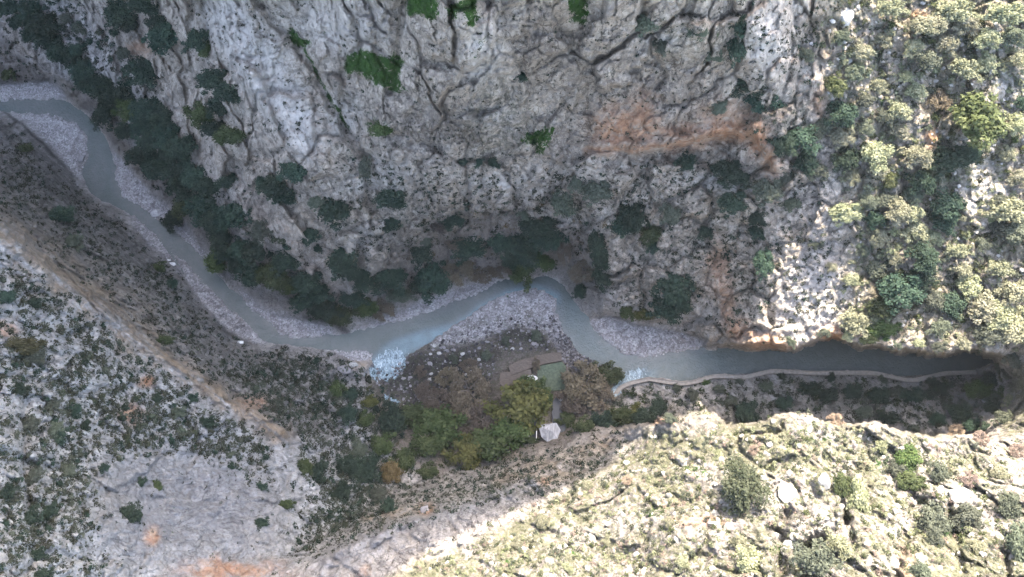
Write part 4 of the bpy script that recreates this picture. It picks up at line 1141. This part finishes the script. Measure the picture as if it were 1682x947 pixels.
SHRUB_REG = [  # polygon, count, px size range, palette, clumping
    ([(0, 440), (100, 500), (200, 570), (300, 650), (440, 730), (460, 800), (330, 740), (160, 750), (150, 850), (170, 940), (0, 947)], 4200, (1.5, 8), ('scrubby', 'scrubby', 'grey', 'grey', 'dark'), .02),
    ([(150, 750), (420, 745), (470, 850), (420, 920), (180, 935)], 90, (1.2, 4), ('scrubby', 'dark'), .2),
    ([(430, 572), (560, 590), (640, 660), (640, 780), (600, 860), (480, 890), (520, 780), (470, 705), (380, 640)], 1700, (1.5, 8), ('scrubby', 'grey', 'grey', 'dark'), -.02),
    ([(660, 947), (860, 850), (1000, 765), (1070, 705), (1300, 690), (1640, 735), (1682, 690), (1682, 947)], 3600, (1.5, 7), ('pale', 'pale', 'pale', 'grey', 'grey', 'scrubby', 'bright', 'pink'), -.03),
    ([(1350, 0), (1360, 150), (1400, 330), (1390, 545), (1640, 570), (1682, 560), (1682, 0)], 2000, (2, 9), ('pale', 'pale', 'pale', 'grey', 'bright', 'scrubby'), .0),
    ([(560, 260), (860, 290), (1000, 270), (1340, 280), (1380, 545), (1150, 545), (1000, 500), (860, 350), (640, 430), (560, 400)], 2200, (1.3, 6), ('scrubby', 'grey', 'dark', 'scrubby'), .06),
    ([(985, 665), (1050, 636), (1270, 620), (1620, 620), (1640, 690), (1600, 705), (1400, 690), (1180, 685), (1000, 710)], 800, (2, 8), ('grey', 'scrubby', 'grey', 'green'), .0),
    ([(280, 0), (1340, 0), (1340, 300), (560, 300), (420, 330), (340, 200)], 1800, (1.1, 4.5), ('scrubby', 'dark', 'scrubby'), .16),
    ([(0, 210), (100, 290), (250, 410), (330, 510), (420, 580), (560, 600), (560, 680), (470, 720), (280, 620), (100, 500), (0, 440)], 2600, (1.5, 6), ('scrubby', 'scrubby', 'grey', 'dark'), .02),
    ([(560, 780), (700, 800), (850, 750), (1000, 725), (1040, 715), (960, 800), (800, 815), (660, 855), (560, 890), (480, 930)], 1700, (1.6, 6), ('grey', 'scrubby', 'dark'), .0),
    ([(600, 640), (720, 670), (900, 690), (960, 710), (850, 745), (760, 775), (620, 800), (560, 720)], 320, (2, 7), ('green', 'dark', 'grey', 'olive'), .0),
    ([(40, 0), (180, 150), (230, 250), (330, 350), (520, 500), (580, 500), (430, 400), (330, 280), (200, 90), (120, 0)], 700, (2.5, 9), ('dark', 'dark', 'scrubby'), .0),
    ([(640, 470), (740, 370), (880, 340), (1000, 370), (1000, 470), (900, 440), (840, 450)], 260, (2, 7), ('dark', 'brown', 'scrubby', 'ochre'), .0),
    ([(0, 30), (70, 110), (130, 165), (60, 150), (0, 120)], 60, (2, 5), ('scrubby', 'dark'), .0),
    ([(1200, 0), (1340, 0), (1340, 300), (1270, 280), (1220, 200)], 260, (2, 6), ('dark', 'grey', 'scrubby'), .05),
]
SHRUB_REG += [([(1682, 0), (1840, 0), (1840, 580), (1682, 580)], 700, (2, 9), ('pale', 'grey', 'scrubby'), .0), ([(1682, 640), (1840, 600), (1840, 1040), (1682, 1040)], 500, (2, 8), ('pale', 'grey', 'scrubby'), .0), ([(660, 947), (1840, 947), (1840, 1040), (600, 1040)], 700, (2, 7), ('pale', 'grey', 'scrubby'), .0), ([(-150, 300), (0, 440), (0, 1040), (-150, 1040)], 500, (2, 8), ('scrubby', 'grey', 'dark'), .0)]
cand = []
for (poly, cnt, (s0, s1), pal, clump) in SHRUB_REG:
    xs = [p[0] for p in poly]
    ys = [p[1] for p in poly]
    m = cnt * 6
    uu = rng.uniform(min(xs), max(xs), m)
    vv = rng.uniform(min(ys), max(ys), m)
    ok = in_poly(poly, uu, vv)
    ix = ((uu - U0) / ST).astype(int).clip(0, NX - 1)
    iy = ((vv - V0) / ST).astype(int).clip(0, NY - 1)
    ok &= (riv[iy, ix] < .05) & (grav[iy, ix] < .2) & (m_tan[iy, ix] < .6 + .4 * rng.uniform(-1, 1, m))
    if clump > 0:
        c = fbm(np.stack([uu / 34, vv / 34, np.full_like(uu, 3.3)], -1), 3)
        ok &= c > clump - .08 + rng.uniform(-.1, .1, m)
    uu, vv = uu[ok][:cnt], vv[ok][:cnt]
    uu = uu + rng.normal(size=len(uu)) * 14
    vv = vv + rng.normal(size=len(uu)) * 10
    ix = ((uu - U0) / ST).astype(int).clip(0, NX - 1)
    iy = ((vv - V0) / ST).astype(int).clip(0, NY - 1)
    ok = (riv[iy, ix] < .05) & (grav[iy, ix] < .2) & (m_tan[iy, ix] < .75) & (in_poly(poly, uu, vv) | (lit[iy, ix] < .2))
    uu, vv = uu[ok], vv[ok]
    sz = s0 * 1.25 + (s1 - s0 * 1.25) * rng.uniform(0, 1, len(uu)) ** 2.2
    for a, b, c in zip(uu, vv, sz):
        cand.append((c, a, b, pal[rng.integers(len(pal))]))
# nothing grows on the garden, the path, the hut or the pool
KEEP_OUT = [[(815, 575), (935, 570), (940, 650), (880, 650), (815, 625)], [(878, 645), (935, 645), (935, 730), (850, 732), (850, 685)]]
cand = [c for c in cand if not any(bool(in_poly(k, np.array([c[1]]), np.array([c[2]]))[0]) for k in KEEP_OUT)]
cand.sort(reverse=True)
LOOK = {'scrubby': 'dull dark scrub', 'dark': 'dark green shrub', 'grey': 'grey-green shrub', 'pale': 'pale sunlit shrub', 'olive': 'olive shrub', 'bright': 'bright green shrub', 'green': 'leafy green shrub', 'pink': 'dry pinkish shrub', 'brown': 'brown shrub', 'ochre': 'ochre shrub'}
SHME = {}
N_IND = 300
n_ind = 0
stuff = {}
for i, (s, u, v, k) in enumerate(cand):
    p = surf(u, v)
    depth = p[1] * st - (p[2] - CAM_Z) * ct
    r = s * K * depth * .95
    n = nrm(u, v)
    p = p + n * r * .15
    vi = i % 6
    ang = rng.uniform(0, 6.28)
    if n_ind < N_IND and 4 < u < 1678 and 4 < v < 943:
        n_ind += 1
        key = (vi, k)
        if key not in SHME:
            me = raw_mesh("shrub", SH[vi][0], SH[vi][1], False)
            me.materials.append(LEAF[k])
            SHME[key] = me
        o = bpy.data.objects.new("shrub", SHME[key])
        COL.objects.link(o)
        o.location = p
        o.rotation_euler = (0, 0, ang)
        o.scale = (r, r, r)
        o['category'] = 'shrub'
        o['group'] = 'shrubs growing on the rock slopes'
        PEND.append((o, f"small {LOOK[k]}", where(u, v)))
    else:
        stuff.setdefault(k, []).append((p, r, ang, vi))
for k, lst in stuff.items():
    V, F, c0 = [], [], 0
    for (p, r, ang, vi) in lst:
        v, f = SH[vi]
        m = 26
        v = v[:m * 4]
        ca, sa = math.cos(ang), math.sin(ang)
        q = np.stack([v[:, 0] * ca - v[:, 1] * sa, v[:, 0] * sa + v[:, 1] * ca, v[:, 2]], 1) * r + p
        V.append(q)
        F.append(f[:m] + c0)
        c0 += len(q)
    o = link("scrub", raw_mesh("scrub", np.concatenate(V), np.concatenate(F), False), LEAF[k])
    o['kind'] = 'stuff'
print("shrubs", len(cand))

# turf blades on the green ledges
gm = np.argwhere(m_grass > .55)
gm = gm[rng.permutation(len(gm))[:5000]]
pts = P[gm[:, 0], gm[:, 1]] + rng.normal(size=(len(gm), 3)) * .08
nn = NRM[gm[:, 0], gm[:, 1]] * .6 + rng.normal(size=(len(gm), 3)) * .5 + np.array([0, -.2, .3])
v, f = leaf_quads(pts, nn / np.linalg.norm(nn, axis=1, keepdims=True), .17, rng, 2.5)
leaf_mat('turf', (.018, .045, .012), (.035, .085, .02), (.06, .125, .03))
o = link("grass", raw_mesh("grass", v, f, False), LEAF['turf'])
o['kind'] = 'stuff'

# ------------------------------------------------------------------ stones
def rock_shape(seed, sub=2, rough=.28, flat=.7):
    import bmesh
    bm = bmesh.new()
    bmesh.ops.create_icosphere(bm, subdivisions=sub, radius=1)
    co = np.array([q.co[:] for q in bm.verts])
    n = perlin(co * 1.1 + seed * 7.7) * rough * 1.6 + perlin(co * 2.7 + seed * 3.1) * rough * .6
    co = co * (1 + n[:, None])
    rg = np.random.default_rng(seed)
    for _ in range(5):                                   # chip flat faces off the stone
        d = rg.normal(size=3)
        d /= np.linalg.norm(d)
        h = co @ d
        lim = .62
        co = co - np.outer(np.maximum(h - lim, 0), d) * .85
    co *= np.array([1.15, .9, flat])
    f = np.array([[q.index for q in fc.verts] for fc in bm.faces])
    bm.free()
    return co, f


def stone_mat(name, a, b, c):
    m = NT(name)
    isl = m.n('NewGeometry').outputs['Random Per Island']
    col = m.ramp(isl, [(0, a), (.5, b), (1, c)])
    n = m.noise(m.pos(), 1.6, 8, .7)
    col = m.mix(m.ramp(n, [(.32, .7), (.5, 0.)]), col, (.10, .095, .09))
    return m.done(col, .92, n, .2, .7, .15)


ST_PALE = stone_mat("pale stone", (.20, .19, .195), (.32, .31, .315), (.45, .44, .445))
ST_RIDGE = stone_mat("ridge stone", (.16, .155, .145), (.25, .245, .23), (.36, .355, .34))
ST_MIX = stone_mat("spring stone", (.03, .028, .03), (.085, .08, .083), (.24, .23, .237))
ST_WHITE = stone_mat("white stone", (.52, .52, .53), (.58, .58, .58), (.62, .62, .62))
ROCKS = [rock_shape(s, 2) for s in range(6)]
SROCK = [rock_shape(s + 20, 1) for s in range(6)]


def scatter_stones(name, polys, cnt, s0, s1, mat, power=2.5, sink=.25):
    V, F, c0 = [], [], 0
    per = cnt // len(polys)
    for poly in polys:
        xs = [p[0] for p in poly]
        ys = [p[1] for p in poly]
        m = per * 4
        uu = rng.uniform(min(xs), max(xs), m)
        vv = rng.uniform(min(ys), max(ys), m)
        ok = in_poly(poly, uu, vv)
        uu, vv = uu[ok][:per], vv[ok][:per]
        Pp = at(uu, vv)
        for i in range(len(uu)):
            r = s0 + (s1 - s0) * rng.uniform() ** power
            co, f = SROCK[rng.integers(6)]
            a = rng.uniform(0, 6.28)
            ca, sa = math.cos(a), math.sin(a)
            q = np.stack([co[:, 0] * ca - co[:, 1] * sa, co[:, 0] * sa + co[:, 1] * ca, co[:, 2]], 1) * r + Pp[i] + [0, 0, r * sink]
            V.append(q)
            F.append(f + c0)
            c0 += len(q)
    o = link(name, raw_mesh(name, np.concatenate(V), np.concatenate(F), False), mat)
    o['kind'] = 'stuff'
    return o


scatter_stones("gravel", GRAVEL, 5400, .10, .42, ST_PALE, 3)
SPR = [[(640, 600), (690, 575), (760, 540), (850, 520), (910, 530), (930, 575), (820, 580), (800, 640), (740, 660), (700, 690), (640, 650), (612, 630)], [(905, 515), (925, 540), (950, 580), (1000, 605), (985, 625), (930, 600), (900, 550)]]
scatter_stones("rubble", SPR, 2600, .12, .62, ST_MIX, 2.6)
scatter_stones("rubble", [RAPIDS], 90, .2, .7, ST_MIX, 2)
scatter_stones("rubble", [[(660, 947), (860, 850), (1000, 765), (1070, 705), (1300, 690), (1640, 735), (1682, 690), (1682, 947)]], 650, .12, .9, ST_RIDGE, 3.2, .0)
scatter_stones("rubble", [[(1350, 0), (1360, 150), (1400, 330), (1390, 545), (1640, 570), (1682, 560), (1682, 0)]], 800, .15, .8, ST_RIDGE, 3, .05)

BOULDERS = [  # u, v, rx, ry, material, label
    (283, 434, 6, 4, 'w', None), (276, 427, 4, 2.5, 'w', None), (256, 350, 8, 9, 'p', "pale rounded boulder on the gravel at the right bank of the upper river arm"), (395, 563, 7, 4, 'w', "white boulder at the lower end of the left gravel bar"), (134, 262, 5, 9, 'd', "dark boulder at the tip of the striped gravel fan"),
    (872, 622, 10, 9, 'w', "small bright white rock beside the olive-yellow tree and garden"), (1386, 28, 13, 17, 'r', "pointed pale boulder on the dark soil chute near the top edge"), (1366, 34, 5, 5, 'r', "small pale boulder just left of the pointed one"), (1384, 68, 6, 6, 'r', "pale boulder below the pointed one in the soil chute"), (1387, 80, 5, 6, 'r', "lowest of the pale boulders below the pointed one"),
    (1334, 72, 4, 4, 'p', None), (1440, 700, 5, 4, 'p', None), (1340, 690, 4, 3, 'p', "small pale rock on the crest beside the pink dry bush"), (1618, 660, 6, 8, 'p', "pale boulder in the shaded strip below the walkway's right end"), (925, 670, 5, 5, 'p', "pale rock at the edge of the dark pool"), (919, 657, 7, 4, 'p', "flat pale rock above the dark pool"), (698, 838, 7, 8, 'd', "grey boulder at the top of the shaded pale spur"),
    (1466, 923, 8, 12, 'r', None), (1510, 917, 7, 9, 'r', None), (1290, 808, 16, 20, 'r', "broad pale boulder right of the big dark bush on the ridge"), (1352, 790, 9, 17, 'r', "upright pale rock fin on the sunlit ridge"), (1575, 815, 20, 14, 'r', "large pale block on the sunlit ridge at the right"), (1300, 895, 13, 10, 'r', "pale block beside the black crevice on the ridge"), (1275, 880, 10, 8, 'r', "small block left of the black crevice on the ridge"),
    (1392, 100, 6, 7, 'r', None), (1445, 690, 6, 4, 'p', None), (1170, 860, 12, 6, 'r', None), (1000, 860, 8, 5, 'r', None), (875, 725, 7, 3, 'w', "small white rock at the lower left of the pale hut roof"), (868, 716, 3, 4, 'w', "tiny white rock left of the pale hut roof"), (580, 600, 8, 6, 'r', "pale boulder left of the white rapids"), (565, 605, 11, 8, 'd', "smooth grey boulder on the bank left of the rapids")]
rgb = random.Random(5)
for _ in range(46):
    q = SPR[0]
    while True:
        a, b = rgb.uniform(612, 930), rgb.uniform(520, 690)
        if bool(in_poly(q, np.array([a]), np.array([b]))[0]):
            break
    BOULDERS.append((a, b, rgb.uniform(2.5, 4.5), rgb.uniform(2.2, 4), rgb.choice('rddd'), None))
RM = {}
for i, (u, v, a, b, mk, lab) in enumerate(BOULDERS):
    key = (i % 6, mk)
    if key not in RM:
        co, f = ROCKS[i % 6]
        me = raw_mesh("boulder", co, f, False)
        me.materials.append({'p': ST_PALE, 'w': ST_WHITE, 'd': ST_MIX, 'r': ST_RIDGE}[mk])
        RM[key] = me
    p = surf(u, v)
    depth = p[1] * st - (p[2] - CAM_Z) * ct
    o = bpy.data.objects.new("boulder", RM[key])
    COL.objects.link(o)
    rx, ry = a * K * depth, b * K * depth
    o.location = p + np.array([0, 0, .15 * ry])
    o.rotation_euler = (0, 0, rgb.uniform(-.3, .3))
    o.scale = (rx, ry * 1.1, (rx + ry) * .5)
    o['category'] = 'boulder'
    o['group'] = 'loose boulders in the gorge'
    if lab:
        o['label'] = lab
    else:
        PEND.append((o, {'p': 'pale grey boulder', 'r': 'pale weathered boulder', 'w': 'small white boulder', 'd': 'dark wet boulder'}[mk], where(u, v)))

# ------------------------------------------------------------------ walkway along the river
cc = NT("weathered concrete")
CONC = cc.done(cc.ramp(cc.noise(cc.pos(), 1.3, 8, .7), [(.3, (.15, .135, .12)), (.55, (.235, .215, .195)), (.75, (.31, .29, .27))]), .9, cc.noise(cc.pos(), 5), .04)
PATH = [(985, 661), (1003, 656), (1014, 643), (1020, 636), (1035, 629.5), (1055, 624.5), (1066, 622.5), (1076, 624), (1100, 627.5), (1125, 629.5), (1148, 625), (1170, 618.5), (1195, 618), (1222, 619.5), (1250, 613), (1270, 609.5), (1300, 610.5), (1340, 612.5), (1390, 612), (1432, 612.5), (1465, 619), (1495, 624.5), (1525, 619), (1552, 613), (1580, 612), (1604, 611)]


def smooth_line(pts, n=8):
    pts = np.array(pts, float)
    out = []
    for i in range(len(pts) - 1):
        p0, p1, p2, p3 = pts[max(i - 1, 0)], pts[i], pts[i + 1], pts[min(i + 2, len(pts) - 1)]
        for t in np.linspace(0, 1, n, endpoint=False):
            out.append(.5 * ((2 * p1) + (-p0 + p2) * t + (2 * p0 - 5 * p1 + 4 * p2 - p3) * t * t + (-p0 + 3 * p1 - 3 * p2 + p3) * t ** 3))
    out.append(pts[-1])
    return np.array(out)


pl_px = smooth_line(PATH, 6)
WZ = 2.5
tt = (CAM_Z - WZ) / -ray(pl_px[:, 0], pl_px[:, 1])[2]
dxx, dyy, _ = ray(pl_px[:, 0], pl_px[:, 1])
LINE = np.stack([dxx * tt, dyy * tt], 1)
tan_ = np.gradient(LINE, axis=0)
tan_ /= np.linalg.norm(tan_, axis=1, keepdims=True)
side = np.stack([-tan_[:, 1], tan_[:, 0]], 1)


def sweep(name, prof, mat, parent):
    """closed profile of (offset, height) swept along the walkway line"""
    n, k = len(LINE), len(prof)
    V = []
    for i in range(n):
        for (o_, h) in prof:
            q = LINE[i] + side[i] * o_
            V.append((q[0], q[1], h))
    F = []
    for i in range(n - 1):
        for j in range(k):
            F.append((i * k + j, i * k + (j + 1) % k, (i + 1) * k + (j + 1) % k, (i + 1) * k + j))
    return link(name, raw_mesh(name, np.array(V), np.array(F), False), mat, parent)


wk = bpy.data.objects.new("walkway", None)
COL.objects.link(wk)
tag(wk, "narrow raised walkway winding along the river below the shaded slope", "walkway")
sweep("deck", [(-.42, WZ), (.42, WZ), (.42, WZ - .3), (-.42, WZ - .3)], CONC, wk)
sweep("river_parapet", [(.423, WZ + .35), (.60, WZ + .35), (.60, WZ - 1.1), (.423, WZ - 1.1)], CONC, wk)
sweep("inner_kerb", [(-.58, WZ + .18), (-.423, WZ + .18), (-.423, WZ - .6), (-.58, WZ - .6)], CONC, wk)
for i in range(6, len(LINE) - 3, 8):
    q = LINE[i] + side[i] * .3
    v, f = tube([((q[0], q[1], -1.2), (q[0], q[1], WZ - .31), .16, .14)])
    link("pier", raw_mesh("pier", v, f), CONC, wk)


# ------------------------------------------------------------------ garden, pool, hut, slab
def px_at_z(u, v, z):
    a, b, c = ray(u, v)
    t = (CAM_Z - z) / -c
    return np.array([a * t, b * t, z])


def prism(name, px, z0, z1, mat, parent=None, subdiv=0, wob=0.0):
    import bmesh
    bm = bmesh.new()
    vs_ = [bm.verts.new(px_at_z(u, v, z1)) for (u, v) in px]
    f = bm.faces.new(vs_)
    r = bmesh.ops.extrude_face_region(bm, geom=[f])
    for q in r['geom']:
        if isinstance(q, bmesh.types.BMVert):
            q.co.z = z0
    bmesh.ops.recalc_face_normals(bm, faces=bm.faces)
    if subdiv:
        bmesh.ops.triangulate(bm, faces=bm.faces)
        bmesh.ops.subdivide_edges(bm, edges=bm.edges, cuts=subdiv, use_grid_fill=True)
        for q in bm.verts:
            n = perlin(np.array([q.co.x, q.co.y, q.co.z]) * .9) * wob
            q.co.z += float(n)
            q.co.x += float(n) * .6
    me = bpy.data.meshes.new(name)
    bm.to_mesh(me)
    bm.free()
    return link(name, me, mat, parent)


gs = NT("tilled soil")
SOIL = gs.done(gs.ramp(gs.noise(gs.pos((1, 3.0, 1), (0, 0, R(14))), 1.2, 8, .7), [(.3, (.06, .049, .041)), (.55, (.105, .087, .075)), (.75, (.15, .128, .113))]), .95, gs.noise(gs.pos(), 3, 8), .12)
gp = NT("green crop")
CROP = gp.done(gp.ramp(gp.noise(gp.pos(), 1.6, 9, .72), [(.3, (.045, .060, .045)), (.5, (.075, .095, .068)), (.72, (.12, .14, .10))]), .95, gp.noise(gp.pos(), 4, 8), .2)
gz = float(at(870, 610)[2])
b1 = prism("garden_terrace", [(835, 600), (858, 590), (900, 580), (922, 578), (923, 592), (895, 597), (872, 604), (840, 616)], 2.0, 4.3, SOIL, None, 3, .16)
tag(b1, "long brown tilled terrace between the dark rubble and the green plot", "garden bed")
b2 = prism("garden_terrace", [(884, 601), (922, 594), (929, 600), (931, 640), (880, 643)], 2.0, 4.0, CROP, None, 3, .2)
tag(b2, "green planted terrace right of the small white rock", "garden bed")
b3 = prism("garden_terrace", [(822, 612), (872, 606), (874, 620), (862, 628), (838, 642), (820, 630)], 2.0, 3.9, SOIL, None, 3, .16)
tag(b3, "lower brown terrace left of the small white rock", "garden bed")
pool = prism("pool", [(914, 650), (926, 668), (930, 700), (926, 715), (915, 706), (908, 695), (906, 662)], 3.3, 4.6, plm)
pool['kind'] = 'structure'
pv = NT("wet paving")
PAVE = pv.done(pv.ramp(pv.noise(pv.pos(), 1.5, 6), [(.3, (.05, .05, .06)), (.7, (.10, .095, .11))]), .6, pv.noise(pv.pos(), 3), .05)
yard = prism("yard", [(858, 692), (882, 686), (884, 726), (856, 730)], 3.3, 4.5, PAVE)
yard['kind'] = 'structure'

hut = bpy.data.objects.new("hut", None)
COL.objects.link(hut)
hc = px_at_z(900, 712, 4.2)
hut.location = hc
tag(hut, "small hut with a weathered pale grey roof beside the dark pool", "hut")
import bmesh
rf = NT("weathered roof sheet")
ROOF = rf.done(rf.mix(rf.ramp(rf.noise(rf.pos((1, .25, 1), (0, 0, R(10))), 1.1, 7, .7, .6), [(.4, 0.), (.6, 1.)]), (.15, .155, .165), (.31, .315, .33)), .75, rf.noise(rf.pos((4, .3, 1)), 1.5), .05)
WALLM = stone_mat("hut stone", (.15, .14, .14), (.22, .21, .205), (.3, .29, .28))


def hut_poly(px, z):
    return [px_at_z(u, v, z) - hc for (u, v) in px]


roof_px = [(884, 698), (914, 694), (921, 706), (916, 720), (899, 726), (889, 717)]
apex = px_at_z(901, 708, 8.6) - hc
bm = bmesh.new()
ring = [bm.verts.new(p) for p in hut_poly(roof_px, 7.5)]
lowr = [bm.verts.new(Vector(p) - Vector((0, 0, .14))) for p in hut_poly(roof_px, 7.5)]
a1 = bm.verts.new(Vector(apex) + Vector((-.7, .4, 0)))
a2 = bm.verts.new(Vector(apex) + Vector((.9, .2, -.1)))
n = len(ring)
tops = [a1, a1, a2, a2, a1, a1]
for i in range(n):
    j = (i + 1) % n
    bm.faces.new([ring[i], lowr[i], lowr[j], ring[j]])
    if tops[i] is tops[j]:
        bm.faces.new([ring[i], ring[j], tops[i]])
    else:
        bm.faces.new([ring[i], ring[j], tops[j], tops[i]])
bm.faces.new(lowr[::-1])
bmesh.ops.recalc_face_normals(bm, faces=bm.faces)
me = bpy.data.meshes.new("roof")
bm.to_mesh(me)
bm.free()
link("roof", me, ROOF, hut)
c = sum((Vector(p) for p in hut_poly(roof_px, 7.3)), Vector()) / n
bm = bmesh.new()
tp = [bm.verts.new(c + (Vector(p) - c) * .86) for p in hut_poly(roof_px, 7.3)]
bt = [bm.verts.new(Vector((q.co.x, q.co.y, -.8))) for q in tp]
for i in range(n):
    j = (i + 1) % n
    bm.faces.new([tp[i], tp[j], bt[j], bt[i]])
bm.faces.new(tp)
bmesh.ops.recalc_face_normals(bm, faces=bm.faces)
me = bpy.data.meshes.new("wall")
bm.to_mesh(me)
bm.free()
link("wall", me, WALLM, hut)
wp_ = NT("white paint")
WHITE = wp_.done((.75, .75, .76), .6)
v, f = tube([(px_at_z(881.5, 704, 6.9) - hc, px_at_z(881, 720, 6.9) - hc, .1, .1), (px_at_z(881.5, 704, 6.9) - hc, px_at_z(881.5, 704, 6.9) - hc - np.array([0, 0, 2.6]), .07, .07), (px_at_z(881, 720, 6.9) - hc, px_at_z(881, 720, 6.9) - hc - np.array([0, 0, 2.6]), .07, .07)])
link("railing", raw_mesh("railing", v, f), WHITE, hut)

sl = prism("rock_slab", [(1624, 603), (1632, 598), (1652, 597), (1654, 601), (1640, 605), (1628, 608)], 1.0, 3.4, ST_PALE, None, 3, .25)
tag(sl, "pale elongated slab lying at the right end of the river", "slab")

flush_labels()
ridge_crown = crown_mesh("crown", 77, 60, 130, .05, .8)
ridge_crown.materials.append(LEAF['scrubby'])
for o in COL.objects:
    if str(o.get('label', '')).startswith('big round dark green bush'):
        o.name = 'round_bush'
        o['category'] = 'bush'
        for c in o.children:
            if c.name.startswith('crown'):
                c.data = ridge_crown

# ------------------------------------------------------------------ light
sd = bpy.data.lights.new("sun", 'SUN')
sd.energy = 2.0
sd.angle = R(0.53)
sd.color = (1.0, .95, .87)
so = bpy.data.objects.new("sun", sd)
COL.objects.link(so)
to_sun = Vector((math.sin(SUN_AZ) * math.cos(SUN_EL), math.cos(SUN_AZ) * math.cos(SUN_EL), math.sin(SUN_EL)))
so.rotation_euler = (-to_sun).to_track_quat('-Z', 'Y').to_euler()
so.location = (60, 200, 400)
wd = bpy.data.worlds.new("World")
SC.world = wd
wd.use_nodes = True
wt = wd.node_tree
wt.nodes.clear()
sky = wt.nodes.new('ShaderNodeTexSky')
sky.sky_type = 'NISHITA'
sky.sun_disc = False
sky.sun_elevation = SUN_EL
sky.sun_rotation = SUN_AZ
sky.altitude = 400
sky.air_density = 1.0
sky.dust_density = 4.0
sky.ozone_density = 1.0
bg = wt.nodes.new('ShaderNodeBackground')
bg.inputs['Strength'].default_value = 0.15
wo = wt.nodes.new('ShaderNodeOutputWorld')
wt.links.new(sky.outputs[0], bg.inputs[0])
wt.links.new(bg.outputs[0], wo.inputs[0])

# thin air of the gorge
hb = Q.reshape(-1, 3)
lo, hi = hb.min(0) - 1.0, hb.max(0) + 3.0
hi[2] = max(hi[2], CAM_Z + 5)
hv = np.array([[x, y, z] for z in (lo[2], hi[2]) for y in (lo[1], hi[1]) for x in (lo[0], hi[0])])
hq = np.array([[0, 2, 3, 1], [4, 5, 7, 6], [0, 1, 5, 4], [2, 6, 7, 3], [0, 4, 6, 2], [1, 3, 7, 5]])
hm = NT("haze")
hv_ = hm.n('VolumePrincipled', {'Color': (.80, .88, 1.0), 'Density': HAZE, 'Anisotropy': 0.0})
hm.t.links.new(hv_.outputs[0], hm.out.inputs[1])
hz = link("haze", raw_mesh("haze", hv, hq, False), hm.mat)
hz['kind'] = 'stuff'

vs_ = SC.view_settings
vs_.view_transform = 'Standard'
vs_.look = 'None'
vs_.gamma = 1.0
vs_.exposure = 3.45
vs_.use_white_balance = True
vs_.white_balance_temperature = 7600
vs_.white_balance_tint = 10
SC.render.engine = 'CYCLES'
SC.cycles.max_bounces = 6
SC.cycles.volume_bounces = 1
SC.cycles.diffuse_bounces = 4
SC.cycles.transmission_bounces = 2
SC.cycles.use_denoising = True
SC.cycles.denoiser = 'OPENIMAGEDENOISE'
